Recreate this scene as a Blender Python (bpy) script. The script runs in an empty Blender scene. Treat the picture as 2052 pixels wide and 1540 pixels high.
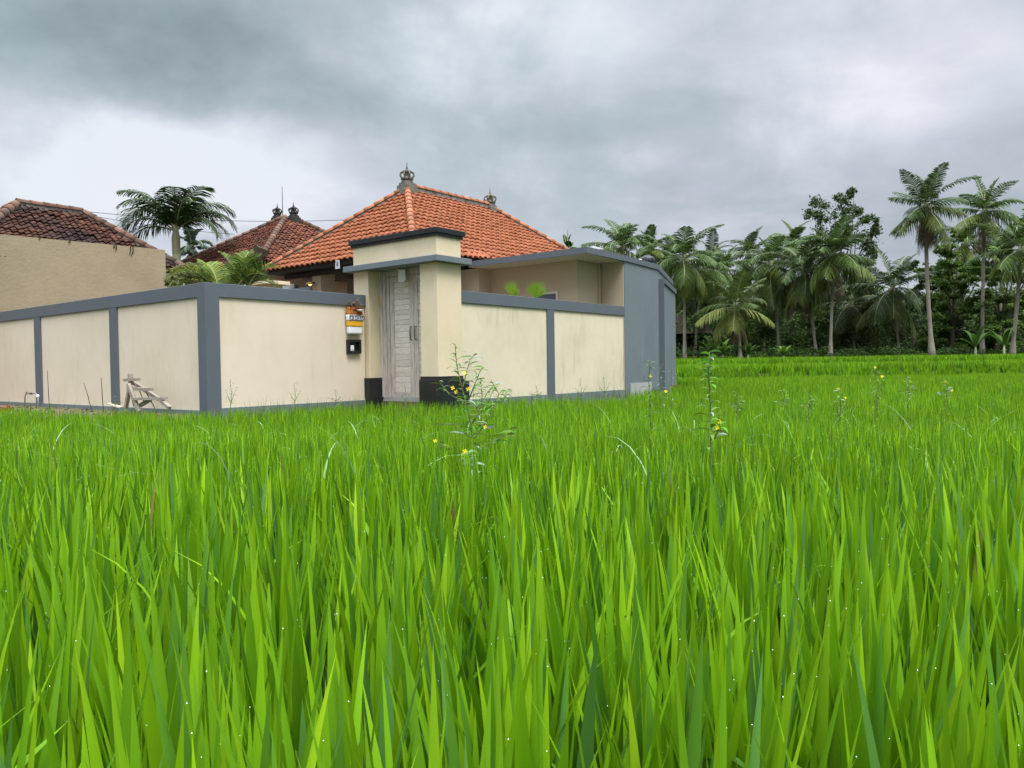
import bpy, bmesh, math, random
import numpy as np
from mathutils import Vector, Matrix, noise as mnoise
R = math.radians
scene = bpy.context.scene
COL = scene.collection

# ------------------------------------------------------------------ camera, sky, sun, exposure
CAM = Vector((0.0, 0.0, 0.62)); F = 1560.0; W0, H0 = 2052.0, 1540.0
PITCH = math.atan(37.0 / F); ROLL = 0.0145
fwd = Vector((0, math.cos(PITCH), -math.sin(PITCH)))
rt0 = Vector((1, 0, 0)); up0 = rt0.cross(fwd)
rt = rt0 * math.cos(ROLL) - up0 * math.sin(ROLL)
up = up0 * math.cos(ROLL) + rt0 * math.sin(ROLL)
cd = bpy.data.cameras.new('camera'); cam = bpy.data.objects.new('camera', cd); COL.objects.link(cam)
M = Matrix((rt, up, -fwd)).transposed().to_4x4(); M.translation = CAM
cam.matrix_world = M
cd.sensor_fit = 'HORIZONTAL'; cd.sensor_width = 36.0; cd.lens = 36.0 * F / W0
cd.clip_start = 0.02; cd.clip_end = 3000
scene.camera = cam
scene.view_settings.view_transform = 'Standard'
scene.view_settings.look = 'None'
scene.view_settings.gamma = 1.0
scene.view_settings.exposure = 1.15

def ray(px, py):
    return (fwd + rt * ((px - W0 / 2) / F) - up * ((py - H0 / 2) / F)).normalized()
def at(px, py, Y):
    d = ray(px, py); return CAM + d * (Y / d.y)

SUN_EL, SUN_AZ = R(62), R(150)      # soft light high behind the camera
world = bpy.data.worlds.new('World'); scene.world = world; world.use_nodes = True
def build_world():
    nt = world.node_tree; N = nt.nodes; L = nt.links; N.clear()
    out = N.new('ShaderNodeOutputWorld')
    tc = N.new('ShaderNodeTexCoord')
    def math_(op, a, b=None, clamp=False):
        n = N.new('ShaderNodeMath'); n.operation = op; n.use_clamp = clamp
        for i, v in enumerate((a, b)):
            if v is None: continue
            if hasattr(v, 'links'): L.new(v, n.inputs[i])
            else: n.inputs[i].default_value = v
        return n.outputs[0]
    def vm(op, a, b=None, out_i=0):
        n = N.new('ShaderNodeVectorMath'); n.operation = op
        for i, v in enumerate((a, b)):
            if v is None: continue
            if hasattr(v, 'links'): L.new(v, n.inputs[i])
            else: n.inputs[i].default_value = v
        return n.outputs[out_i]
    D = tc.outputs['Generated']
    sep = N.new('ShaderNodeSeparateXYZ'); L.new(D, sep.inputs[0])
    # cloud deck seen in perspective: direction projected to a plane overhead
    zz = math_('ADD', math_('MAXIMUM', sep.outputs[2], 0.0), 0.16)
    cb = N.new('ShaderNodeCombineXYZ')
    L.new(math_('DIVIDE', sep.outputs[0], zz), cb.inputs[0]); L.new(math_('DIVIDE', sep.outputs[1], zz), cb.inputs[1])
    P = cb.outputs[0]
    def noise(vec, scale, detail, rough, dist=0.0, off=(0, 0, 0)):
        n = N.new('ShaderNodeTexNoise'); n.inputs['Scale'].default_value = scale
        n.inputs['Detail'].default_value = detail; n.inputs['Roughness'].default_value = rough
        n.inputs['Distortion'].default_value = dist
        L.new(vm('ADD', vec, off), n.inputs['Vector']); return n
    n1 = noise(P, 0.55, 6, 0.5, 0.35, (3.1, 1.7, 0))
    n2 = noise(P, 1.7, 8, 0.56, 0.3, (8.3, 4.1, 2))
    n3 = noise(D, 5.0, 7, 0.58, 0.2, (1, 2, 5))
    warp = vm('MULTIPLY', vm('SUBTRACT', n3.outputs['Color'], (0.5, 0.5, 0.5)), (0.20, 0.2, 0.11))
    DW = vm('ADD', D, warp)
    val = math_('ADD', math_('MULTIPLY', math_('SUBTRACT', n1.outputs[0], 0.5), 0.9),
                math_('MULTIPLY', math_('SUBTRACT', n2.outputs[0], 0.5), 0.80))
    val = math_('ADD', val, math_('MULTIPLY', math_('SUBTRACT', n3.outputs[0], 0.5), 0.72))
    val = math_('ADD', val, 0.595)
    # large cloud masses: (px, py, radius x, radius y in px, amount)
    for px, py, rx, ry, amp in [(320, 60, 640, 180, -0.30), (90, 160, 320, 80, -0.15), (640, 190, 240, 100, -0.16),
                                (130, 310, 420, 130, 0.46), (480, 300, 170, 110, 0.36), (430, 400, 330, 60, 0.12),
                                (1110, 20, 170, 90, 0.20), (950, 120, 200, 120, 0.08), (1130, 330, 420, 170, -0.07), (900, 130, 260, 140, .14), (1120, 40, 260, 120, .08), (1500, 200, 400, 120, .06), (260, 250, 120, 40, .15), (520, 230, 70, 40, .18),
                                (1850, 210, 160, 100, 0.26), (1650, 70, 500, 160, 0.14), (1500, 420, 500, 60, 0.08),
                                (1980, 300, 180, 120, -0.16), (1270, 300, 60, 40, 0.22)]:
        d0 = ray(px, py)
        dv = vm('SUBTRACT', DW, tuple(d0))
        dv = vm('MULTIPLY', dv, (F / rx, F / rx, F / ry))
        ln = vm('LENGTH', dv, None, 1)
        g = math_('EXPONENT', math_('MULTIPLY', math_('MULTIPLY', ln, ln), -1.0))
        val = math_('ADD', val, math_('MULTIPLY', g, amp))
    cr = N.new('ShaderNodeValToRGB'); L.new(val, cr.inputs[0])
    e = cr.color_ramp.elements
    stops = [(0.0, (0.096, 0.115, 0.126)), (0.18, (0.140, 0.166, 0.181)), (0.38, (0.186, 0.216, 0.236)),
             (0.58, (0.236, 0.258, 0.286)), (0.80, (0.310, 0.328, 0.362)), (1.0, (0.385, 0.395, 0.42))]
    e[0].position = 0; e[0].color = (*stops[0][1], 1); e[1].position = 1; e[1].color = (*stops[-1][1], 1)
    for p_, c_ in stops[1:-1]:
        k = e.new(p_); k.color = (*c_, 1)
    # an overcast sky is brighter overhead than near the horizon
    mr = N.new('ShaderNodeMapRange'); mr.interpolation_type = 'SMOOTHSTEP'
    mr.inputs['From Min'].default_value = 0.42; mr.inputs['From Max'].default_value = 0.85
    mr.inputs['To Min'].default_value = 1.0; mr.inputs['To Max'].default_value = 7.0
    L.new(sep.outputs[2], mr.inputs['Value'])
    # faint lavender and blue-green drifts in the cloud
    n4 = noise(D, 2.6, 4, 0.5, 0.2, (7, 3, 1))
    tr = N.new('ShaderNodeValToRGB'); L.new(n4.outputs[0], tr.inputs[0]); te = tr.color_ramp.elements
    te[0].position = 0.38; te[0].color = (0.97, 1.02, 1.01, 1); te[1].position = 0.62; te[1].color = (1.02, 1.0, 1.02, 1)
    tint = vm('MULTIPLY', cr.outputs[0], tr.outputs[0])
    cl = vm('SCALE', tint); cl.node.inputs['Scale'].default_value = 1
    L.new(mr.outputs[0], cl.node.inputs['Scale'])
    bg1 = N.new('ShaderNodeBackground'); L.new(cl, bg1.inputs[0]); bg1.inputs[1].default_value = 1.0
    sky = N.new('ShaderNodeTexSky'); sky.sky_type = 'NISHITA'; sky.sun_disc = False
    sky.sun_elevation = SUN_EL; sky.sun_rotation = SUN_AZ
    bg2 = N.new('ShaderNodeBackground'); L.new(sky.outputs[0], bg2.inputs[0]); bg2.inputs[1].default_value = 0.06
    mx = N.new('ShaderNodeMixShader'); mx.inputs[0].default_value = 0.05
    L.new(bg1.outputs[0], mx.inputs[1]); L.new(bg2.outputs[0], mx.inputs[2]); L.new(mx.outputs[0], out.inputs[0])
build_world()
sl = bpy.data.lights.new('sun', 'SUN'); sl.energy = 1.5; sl.angle = R(22); sl.color = (1.0, 0.965, 0.90)
so = bpy.data.objects.new('sun', sl); COL.objects.link(so)
# light comes from azimuth (measured clockwise from +Y) SUN_AZ at SUN_EL
sd = Vector((math.sin(SUN_AZ) * math.cos(SUN_EL), math.cos(SUN_AZ) * math.cos(SUN_EL), math.sin(SUN_EL)))
so.rotation_euler = sd.to_track_quat('Z', 'Y').to_euler()

# ------------------------------------------------------------------ compound frame: p along the front wall, q along the left wall
ANG = math.atan2(0.7826, 0.6225); U = Vector((math.cos(ANG), math.sin(ANG), 0)); V = Vector((-math.sin(ANG), math.cos(ANG), 0))
O = Vector((-4.62, 11.8, 0))
def pq(p, q, z=0.0): return O + U * p + V * q + Vector((0, 0, z))
def to_pq(w): d = w - O; return d.dot(U), d.dot(V), w.z
def hit(px, py, p=None, q=None, z=None):       # where the sight line meets a wall plane of the compound, in (p,q,z)
    d = ray(px, py)
    if p is not None: t = (p - (CAM - O).dot(U)) / d.dot(U)
    elif q is not None: t = (q - (CAM - O).dot(V)) / d.dot(V)
    else: t = (z - CAM.z) / d.z
    return Vector(to_pq(CAM + d * t))

# ------------------------------------------------------------------ materials
def mat(name, col, rough=0.8, var=0.0, vscale=3.0, col2=None, bump=0.0, bscale=40.0, streak=0.0, streak_col=None,
        metal=0.0, spec=0.3, trans=0.0, attr=None, coat=0.0, emit=None, zfade=None, island=0.0):
    m = bpy.data.materials.new(name); m.use_nodes = True
    nt = m.node_tree; N = nt.nodes; L = nt.links
    b = N['Principled BSDF']; b.inputs['Roughness'].default_value = rough; b.inputs['Metallic'].default_value = metal
    b.inputs['Specular IOR Level'].default_value = spec; b.inputs['Coat Weight'].default_value = coat
    tc = N.new('ShaderNodeTexCoord')
    cur = None
    def mixc(fac, A, B, mode='MIX'):
        n = N.new('ShaderNodeMix'); n.data_type = 'RGBA'; n.blend_type = mode
        for s, v in ((0, fac), (6, A), (7, B)):
            if hasattr(v, 'links'): L.new(v, n.inputs[s])
            else: n.inputs[s].default_value = v if s == 0 else (*v, 1)
        return n.outputs[2]
    if attr:
        a = N.new('ShaderNodeAttribute'); a.attribute_name = attr; cur = a.outputs['Color']
    else:
        cur = col
    def nz(scale, detail=4, rough_=0.6, vec=None, sc=(1, 1, 1), dist=0):
        n = N.new('ShaderNodeTexNoise'); n.inputs['Scale'].default_value = scale; n.inputs['Detail'].default_value = detail
        n.inputs['Roughness'].default_value = rough_; n.inputs['Distortion'].default_value = dist
        mp = N.new('ShaderNodeMapping'); mp.inputs['Scale'].default_value = sc
        L.new(tc.outputs['Object'], mp.inputs[0]); L.new(mp.outputs[0], n.inputs['Vector']); return n.outputs[0]
    def ramp(v, a, c):
        n = N.new('ShaderNodeMapRange'); n.interpolation_type = 'SMOOTHSTEP'
        n.inputs['From Min'].default_value = a; n.inputs['From Max'].default_value = c
        L.new(v, n.inputs['Value']); return n.outputs[0]
    if var > 0:
        c2 = col2 or tuple(c * 0.6 for c in col)
        n = ramp(nz(vscale, 6, 0.62), 0.38, 0.68)
        f = N.new('ShaderNodeMath'); f.operation = 'MULTIPLY'; L.new(n, f.inputs[0]); f.inputs[1].default_value = var
        cur = mixc(f.outputs[0], cur, c2)
        n = ramp(nz(vscale * 7, 4, 0.7), 0.35, 0.75)
        f = N.new('ShaderNodeMath'); f.operation = 'MULTIPLY'; L.new(n, f.inputs[0]); f.inputs[1].default_value = var * 0.35
        cur = mixc(f.outputs[0], cur, c2)
    if streak > 0:
        a = ramp(nz(2.2, 5, 0.6, sc=(2.0, 2.0, 0.45), dist=1.2), 0.46, 0.86)
        c = ramp(nz(0.7, 3, 0.5), 0.42, 0.62)
        f = N.new('ShaderNodeMath'); f.operation = 'MULTIPLY'; L.new(a, f.inputs[0]); L.new(c, f.inputs[1])
        g = N.new('ShaderNodeMath'); g.operation = 'MULTIPLY'; L.new(f.outputs[0], g.inputs[0]); g.inputs[1].default_value = streak
        cur = mixc(g.outputs[0], cur, streak_col or (0.3, 0.29, 0.22))
    if zfade:                                     # weathering band near the foot of a wall (z0, z1, colour, amount)
        sp = N.new('ShaderNodeSeparateXYZ'); L.new(tc.outputs['Object'], sp.inputs[0])
        n = N.new('ShaderNodeMapRange'); n.inputs['From Min'].default_value = zfade[1]; n.inputs['From Max'].default_value = zfade[0]
        L.new(sp.outputs[2], n.inputs['Value'])
        a = ramp(nz(5, 6, 0.7), 0.4, 0.62)
        f = N.new('ShaderNodeMath'); f.operation = 'MULTIPLY'; L.new(n.outputs[0], f.inputs[0]); L.new(a, f.inputs[1])
        g = N.new('ShaderNodeMath'); g.operation = 'MULTIPLY'; L.new(f.outputs[0], g.inputs[0]); g.inputs[1].default_value = zfade[3]
        cur = mixc(g.outputs[0], cur, zfade[2])
    if island > 0:
        ge = N.new('ShaderNodeNewGeometry')
        n = N.new('ShaderNodeMapRange'); n.inputs['To Min'].default_value = 1 - island; n.inputs['To Max'].default_value = 1 + island
        L.new(ge.outputs['Random Per Island'], n.inputs['Value'])
        h = N.new('ShaderNodeHueSaturation')
        if hasattr(cur, 'links'): L.new(cur, h.inputs['Color'])
        else: h.inputs['Color'].default_value = (*cur, 1)
        L.new(n.outputs[0], h.inputs['Value']); cur = h.outputs[0]
    if hasattr(cur, 'links'): L.new(cur, b.inputs['Base Color'])
    else: b.inputs['Base Color'].default_value = (*cur, 1)
    if emit:
        b.inputs['Emission Color'].default_value = (*emit[0], 1); b.inputs['Emission Strength'].default_value = emit[1]
    if bump > 0:
        bp = N.new('ShaderNodeBump'); bp.inputs['Strength'].default_value = bump; bp.inputs['Distance'].default_value = 0.02
        L.new(nz(bscale, 5, 0.65), bp.inputs['Height']); L.new(bp.outputs[0], b.inputs['Normal'])
    if trans > 0:
        t = N.new('ShaderNodeBsdfTranslucent')
        if hasattr(cur, 'links'): L.new(cur, t.inputs['Color'])
        else: t.inputs['Color'].default_value = (*cur, 1)
        mx = N.new('ShaderNodeMixShader'); mx.inputs[0].default_value = trans
        L.new(b.outputs[0], mx.inputs[1]); L.new(t.outputs[0], mx.inputs[2]); L.new(mx.outputs[0], N['Material Output'].inputs[0])
    return m

CREAM = (0.71, 0.595, 0.465)
MT = {
 'cream': mat('cream_render', CREAM, 0.9, 0.45, 0.8, (0.60, 0.50, 0.37), 0.12, 55, 0.55, (0.47, 0.42, 0.29), zfade=(0.05, 0.45, (0.76, 0.68, 0.53), 0.8)),
 'cream_stain': mat('cream_render_stained', (0.69, 0.595, 0.44), 0.9, 0.75, 0.9, (0.56, 0.50, 0.36), 0.12, 55, 1.0, (0.40, 0.37, 0.24), zfade=(0.05, 0.35, (0.78, 0.68, 0.52), 0.9)),
 'gate_cream': mat('gate_render', (0.70, 0.575, 0.405), 0.9, 0.6, 1.6, (0.60, 0.515, 0.33), 0.15, 50, 0.9, (0.47, 0.42, 0.23)),
 'tan': mat('tan_paint', (0.50, 0.41, 0.29), 0.85, 0.15, 1.2, (0.45, 0.37, 0.26), 0.1, 30),
 'tan_shaded': mat('tan_paint_shaded', (0.30, 0.25, 0.20), 0.85, 0.2, 1.5, None, 0.1, 30),  # tan walls under the eaves, with their shade darkened into the colour
 'old_tan': mat('old_tan_plaster', (0.34, 0.275, 0.18), 0.92, 0.65, 0.8, (0.27, 0.215, 0.14), 0.5, 14, 0.5, (0.22, 0.18, 0.12)),
 'soffit': mat('soffit_paint', (0.62, 0.60, 0.52), 0.85, 0.15, 2),
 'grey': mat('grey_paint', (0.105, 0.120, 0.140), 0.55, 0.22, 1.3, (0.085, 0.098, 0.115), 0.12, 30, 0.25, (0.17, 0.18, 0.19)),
 'grey2': mat('grey_paint_pale', (0.152, 0.180, 0.196), 0.6, 0.5, 0.9, (0.120, 0.145, 0.158), 0.12, 30, 0.6, (0.22, 0.24, 0.25)),  # paler grey paint of the block, ledge and base bands
 'lightgrey': mat('light_grey_render', (0.38, 0.38, 0.37), 0.85, 0.3, 1.5, None, 0.2),
 'black': mat('black_paint', (0.009, 0.010, 0.012), 0.4, 0.3, 4, (0.03, 0.03, 0.03), 0.1, 30, spec=0.4),
 'tile': mat('orange_roof_tile', (0.36, 0.130, 0.064), 0.85, 0.6, 1.8, (0.27, 0.085, 0.040), 0.3, 60, island=0.12, spec=0.15),
 'oldtile': mat('weathered_roof_tile', (0.21, 0.072, 0.040), 0.9, 0.8, 1.6, (0.075, 0.045, 0.034), 0.6, 40, island=0.35),
 'mosstile': mat('mossy_dark_roof_tile', (0.13, 0.052, 0.034), 0.95, 1.0, 0.8, (0.045, 0.032, 0.030), 0.7, 40, island=0.4),
 'ridge': mat('orange_ridge_tile', (0.34, 0.112, 0.050), 0.8, 0.6, 3, (0.34, 0.17, 0.085), 0.3, 50, island=0.2),
 'oldridge': mat('weathered_ridge_tile', (0.19, 0.090, 0.055), 0.9, 0.9, 3, (0.085, 0.065, 0.05), 0.5, 40, island=0.3),
 'mortar': mat('ridge_mortar', (0.23, 0.215, 0.19), 0.95, 0.75, 4, (0.10, 0.09, 0.075), 0.6, 30),
 'stone': mat('finial_stone', (0.20, 0.185, 0.15), 0.95, 0.7, 8, (0.09, 0.08, 0.06), 0.6, 40),
 'darkstone': mat('dark_finial_stone', (0.05, 0.046, 0.04), 0.95, 0.5, 8, None, 0.6, 40),
 'darkwood': mat('dark_wood', (0.035, 0.026, 0.02), 0.8, 0.4, 3, None, 0.2, 30),
 'doorwood': None,
 'metal': mat('galvanised_metal', (0.45, 0.46, 0.47), 0.4, 0.3, 6, None, metal=0.8),
 'iron': mat('aged_iron', (0.16, 0.14, 0.12), 0.5, 0.3, 8, None, metal=0.6),
 'oldwood': mat('weathered_timber', (0.38, 0.32, 0.26), 0.9, 0.7, 9, (0.22, 0.18, 0.14), 0.5, 60),
 'white': mat('white_plastic', (0.75, 0.75, 0.76), 0.5, 0.1, 5),
 'paper': mat('white_cloth', (0.62, 0.62, 0.68), 0.8, 0.2, 9, (0.5, 0.5, 0.57), trans=0.15),
 'ink': mat('black_ink', (0.03, 0.03, 0.06), 0.8),
 'orangecloth': mat('orange_cloth', (0.52, 0.17, 0.03), 0.8, 0.5, 14, (0.30, 0.075, 0.015), 0.4, 50),
 'yellowcloth': mat('yellow_cloth', (0.80, 0.42, 0.02), 0.7, 0.35, 12, (0.72, 0.27, 0.01), 0.3, 40),
 'whitecloth': mat('white_skirt_cloth', (0.74, 0.74, 0.76), 0.8, 0.1, 10),
 'dry': mat('dried_offering', (0.16, 0.10, 0.05), 0.9, 0.8, 30, (0.05, 0.035, 0.02), island=0.6),
 'gold': mat('gold_straw', (0.62, 0.42, 0.10), 0.6, 0.3, 20),
 'blackplastic': mat('black_plastic', (0.02, 0.022, 0.025), 0.4, spec=0.4),
 'wire': mat('cable', (0.05, 0.05, 0.055), 0.6),
 'mud': mat('paddy_mud', (0.030, 0.040, 0.010), 0.95, 0.6, 3, (0.015, 0.020, 0.006), 0.5, 20, spec=0.05),
 'earth': mat('bare_earth', (0.17, 0.125, 0.08), 0.95, 0.7, 3, (0.09, 0.07, 0.045), 0.8, 12),
 'far_ground': mat('far_ground', (0.035, 0.05, 0.015), 0.95, 0.5, 0.5, None),
 'bank': mat('grassy_bank', (0.07, 0.13, 0.015), 0.95, 0.7, 1.6, (0.045, 0.06, 0.015), 0.8, 8),
 'bark': mat('palm_bark', (0.27, 0.24, 0.19), 0.95, 0.6, 1.5, (0.16, 0.14, 0.11), 0.6, 8),
 'palmtrunk': mat('green_palm_trunk', (0.34, 0.36, 0.20), 0.8, 0.5, 3, (0.22, 0.24, 0.12), 0.3, 20),
 'treebark': mat('tree_bark', (0.13, 0.11, 0.085), 0.95, 0.5, 3, None, 0.5, 12),
 'thatch': mat('thatch', (0.10, 0.078, 0.055), 0.95, 0.6, 6, (0.05, 0.04, 0.03), 0.8, 25),
 'leaf': mat('leaf', None, 0.6, attr='Col', trans=0.25, spec=0.2),
 'palmleaf': mat('palm_leaf', None, 0.55, attr='Col', trans=0.22, spec=0.2),
 'rice': mat('rice_blade', None, 0.55, attr='Col', trans=0.29, spec=0.2),
 'petal': mat('yellow_petal', (0.85, 0.62, 0.01), 0.6, trans=0.3),
 'dew': mat('dew', (0.92, 0.95, 0.95), 0.08, spec=0.8, coat=1.0),
 'pane': mat('window_glass', (0.06, 0.07, 0.08), 0.12, spec=0.6),
 'brick': mat('brick', (0.30, 0.10, 0.05), 0.9, 0.5, 12, None, 0.4, 40),
 'lampglow': mat('lit_lamp_glass', (0.8, 0.6, 0.3), 0.4, emit=((1.0, 0.62, 0.25), 1.2)),
}
def wood_mat(name, base, dark, sc):
    m = bpy.data.materials.new(name); m.use_nodes = True; nt = m.node_tree; N = nt.nodes; L = nt.links
    b = N['Principled BSDF']; b.inputs['Roughness'].default_value = 0.75; b.inputs['Specular IOR Level'].default_value = 0.3
    tc = N.new('ShaderNodeTexCoord'); mp = N.new('ShaderNodeMapping'); mp.inputs['Scale'].default_value = sc
    L.new(tc.outputs['Object'], mp.inputs[0])
    n = N.new('ShaderNodeTexNoise'); n.inputs['Scale'].default_value = 4; n.inputs['Detail'].default_value = 8; n.inputs['Roughness'].default_value = 0.65
    n.inputs['Distortion'].default_value = 0.6
    L.new(mp.outputs[0], n.inputs['Vector'])
    cr = N.new('ShaderNodeValToRGB'); L.new(n.outputs[0], cr.inputs[0]); e = cr.color_ramp.elements
    e[0].position = 0.33; e[0].color = (*dark, 1); e[1].position = 0.62; e[1].color = (*base, 1)
    ge = N.new('ShaderNodeNewGeometry'); mr = N.new('ShaderNodeMapRange'); mr.inputs['To Min'].default_value = 0.86; mr.inputs['To Max'].default_value = 1.12
    L.new(ge.outputs['Random Per Island'], mr.inputs['Value'])
    h = N.new('ShaderNodeHueSaturation'); L.new(cr.outputs[0], h.inputs['Color']); L.new(mr.outputs[0], h.inputs['Value'])
    L.new(h.outputs[0], b.inputs['Base Color'])
    bp = N.new('ShaderNodeBump'); bp.inputs['Strength'].default_value = 0.4; bp.inputs['Distance'].default_value = 0.01
    L.new(n.outputs[0], bp.inputs['Height']); L.new(bp.outputs[0], b.inputs['Normal'])
    return m
MT['doorwood'] = wood_mat('washed_door_slats', (0.74, 0.66, 0.59), (0.50, 0.43, 0.38), (5, 2.0, 16))
MT['doorframe'] = wood_mat('washed_door_frame', (0.62, 0.545, 0.49), (0.33, 0.275, 0.24), (12, 12, 1.0))

# ------------------------------------------------------------------ helpers
def tag(o, label=None, cat=None, group=None, kind=None):
    if label: o['label'] = label
    if cat: o['category'] = cat
    if group: o['group'] = group
    if kind: o['kind'] = kind
    return o
def thing(name, label, cat, loc=(0, 0, 0), rz=0.0, group=None):
    o = bpy.data.objects.new(name, None); COL.objects.link(o); o.empty_display_size = 0.2
    o.location = loc; o.rotation_euler = (0, 0, rz); return tag(o, label, cat, group)
def cthing(name, label, cat, p, q, z=0.0, group=None):     # a thing aligned with the compound; its parts are built in (p,q,z)
    o = thing(name, label, cat, pq(p, q, z), ANG, group); o['_o'] = (p, q, z); return o
def link_mesh(name, me, m, parent=None):
    o = bpy.data.objects.new(name, me); COL.objects.link(o); me.materials.append(m)
    if parent is not None: o.parent = parent
    return o
class MB:
    def __init__(s): s.bm = bmesh.new()
    def box(s, x0, x1, y0, y1, z0, z1, bev=0.0):
        r = bmesh.ops.create_cube(s.bm, size=1.0); vs = r['verts']
        for v in vs:
            v.co = Vector(((x0 + x1) / 2 + v.co.x * (x1 - x0), (y0 + y1) / 2 + v.co.y * (y1 - y0), (z0 + z1) / 2 + v.co.z * (z1 - z0)))
        if bev > 0:
            es = list({e for v in vs for e in v.link_edges})
            bmesh.ops.bevel(s.bm, geom=es, offset=bev, segments=2, affect='EDGES', profile=0.5)
        return s
    def hull(s, pts):
        vs = [s.bm.verts.new(p) for p in pts]; bmesh.ops.convex_hull(s.bm, input=vs); return s
    def poly(s, pts): s.bm.faces.new([s.bm.verts.new(p) for p in pts]); return s
    def prism(s, plan, z0, z1):
        a = [s.bm.verts.new((x, y, z0)) for x, y in plan]; b = [s.bm.verts.new((x, y, z1)) for x, y in plan]
        n = len(plan); s.bm.faces.new(a[::-1]); s.bm.faces.new(b)
        for i in range(n): s.bm.faces.new((a[i], a[(i + 1) % n], b[(i + 1) % n], b[i]))
        return s
    def tube(s, pts, rad, seg=8, caps=True):
        pts = [Vector(p) for p in pts]; n = len(pts)
        if not hasattr(rad, '__len__'): rad = [rad] * n
        rings = []; side = None
        for i, p in enumerate(pts):
            t = (pts[min(i + 1, n - 1)] - pts[max(i - 1, 0)]).normalized()
            if side is None: side = t.orthogonal().normalized()
            side = (side - t * side.dot(t)).normalized(); up_ = t.cross(side)
            rings.append([s.bm.verts.new(p + (side * math.cos(a) + up_ * math.sin(a)) * rad[i]) for a in [2 * math.pi * k / seg for k in range(seg)]])
        for i in range(n - 1):
            for k in range(seg):
                s.bm.faces.new((rings[i][k], rings[i][(k + 1) % seg], rings[i + 1][(k + 1) % seg], rings[i + 1][k]))
        if caps and seg > 2: s.bm.faces.new(rings[0][::-1]); s.bm.faces.new(rings[-1])
        return s
    def bar(s, a, b, w, h):                              # rectangular bar between two points
        a = Vector(a); b = Vector(b); t = (b - a).normalized()
        ref = Vector((0, 0, 1)) if abs(t.z) < 0.95 else Vector((1, 0, 0))
        x = t.cross(ref).normalized(); y = x.cross(t)
        c = [s.bm.verts.new(P_ + x * (sx * w / 2) + y * (sy * h / 2)) for P_ in (a, b) for sx, sy in ((-1, -1), (1, -1), (1, 1), (-1, 1))]
        for f in ((3, 2, 1, 0), (4, 5, 6, 7), (0, 1, 5, 4), (1, 2, 6, 5), (2, 3, 7, 6), (3, 0, 4, 7)): s.bm.faces.new([c[i] for i in f])
        return s
    def lathe(s, prof, c=(0, 0, 0), seg=16):
        c = Vector(c); rings = []
        for r, z in prof: rings.append([s.bm.verts.new(c + Vector((r * math.cos(2 * math.pi * k / seg), r * math.sin(2 * math.pi * k / seg), z))) for k in range(seg)])
        for i in range(len(prof) - 1):
            for k in range(seg): s.bm.faces.new((rings[i][k], rings[i][(k + 1) % seg], rings[i + 1][(k + 1) % seg], rings[i + 1][k]))
        s.bm.faces.new(rings[0][::-1]); s.bm.faces.new(rings[-1]); return s
    def build(s, name, m, parent=None, smooth=False, label=None):
        if parent is not None and '_o' in parent:
            bmesh.ops.translate(s.bm, vec=-Vector(parent['_o']), verts=s.bm.verts)
        bmesh.ops.recalc_face_normals(s.bm, faces=s.bm.faces)
        me = bpy.data.meshes.new(name); s.bm.to_mesh(me); s.bm.free()
        if smooth:
            me.polygons.foreach_set('use_smooth', [True] * len(me.polygons))
        o = link_mesh(name, me, m, parent)
        if label: o['label'] = label
        return o
def np_mesh(name, verts, loops, starts, cols=None, m=None, parent=None, smooth=False):
    me = bpy.data.meshes.new(name); me.vertices.add(len(verts)); me.vertices.foreach_set('co', verts.astype(np.float32).ravel())
    me.loops.add(len(loops)); me.loops.foreach_set('vertex_index', loops.astype(np.int32).ravel())
    me.polygons.add(len(starts)); me.polygons.foreach_set('loop_start', starts.astype(np.int32))
    if smooth: me.polygons.foreach_set('use_smooth', np.ones(len(starts), bool))
    me.update(calc_edges=True)
    if cols is not None:
        a = me.color_attributes.new('Col', 'FLOAT_COLOR', 'POINT')
        c4 = np.concatenate([cols, np.ones((len(cols), 1))], 1); a.data.foreach_set('color', c4.astype(np.float32).ravel())
    return link_mesh(name, me, m, parent)

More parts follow.
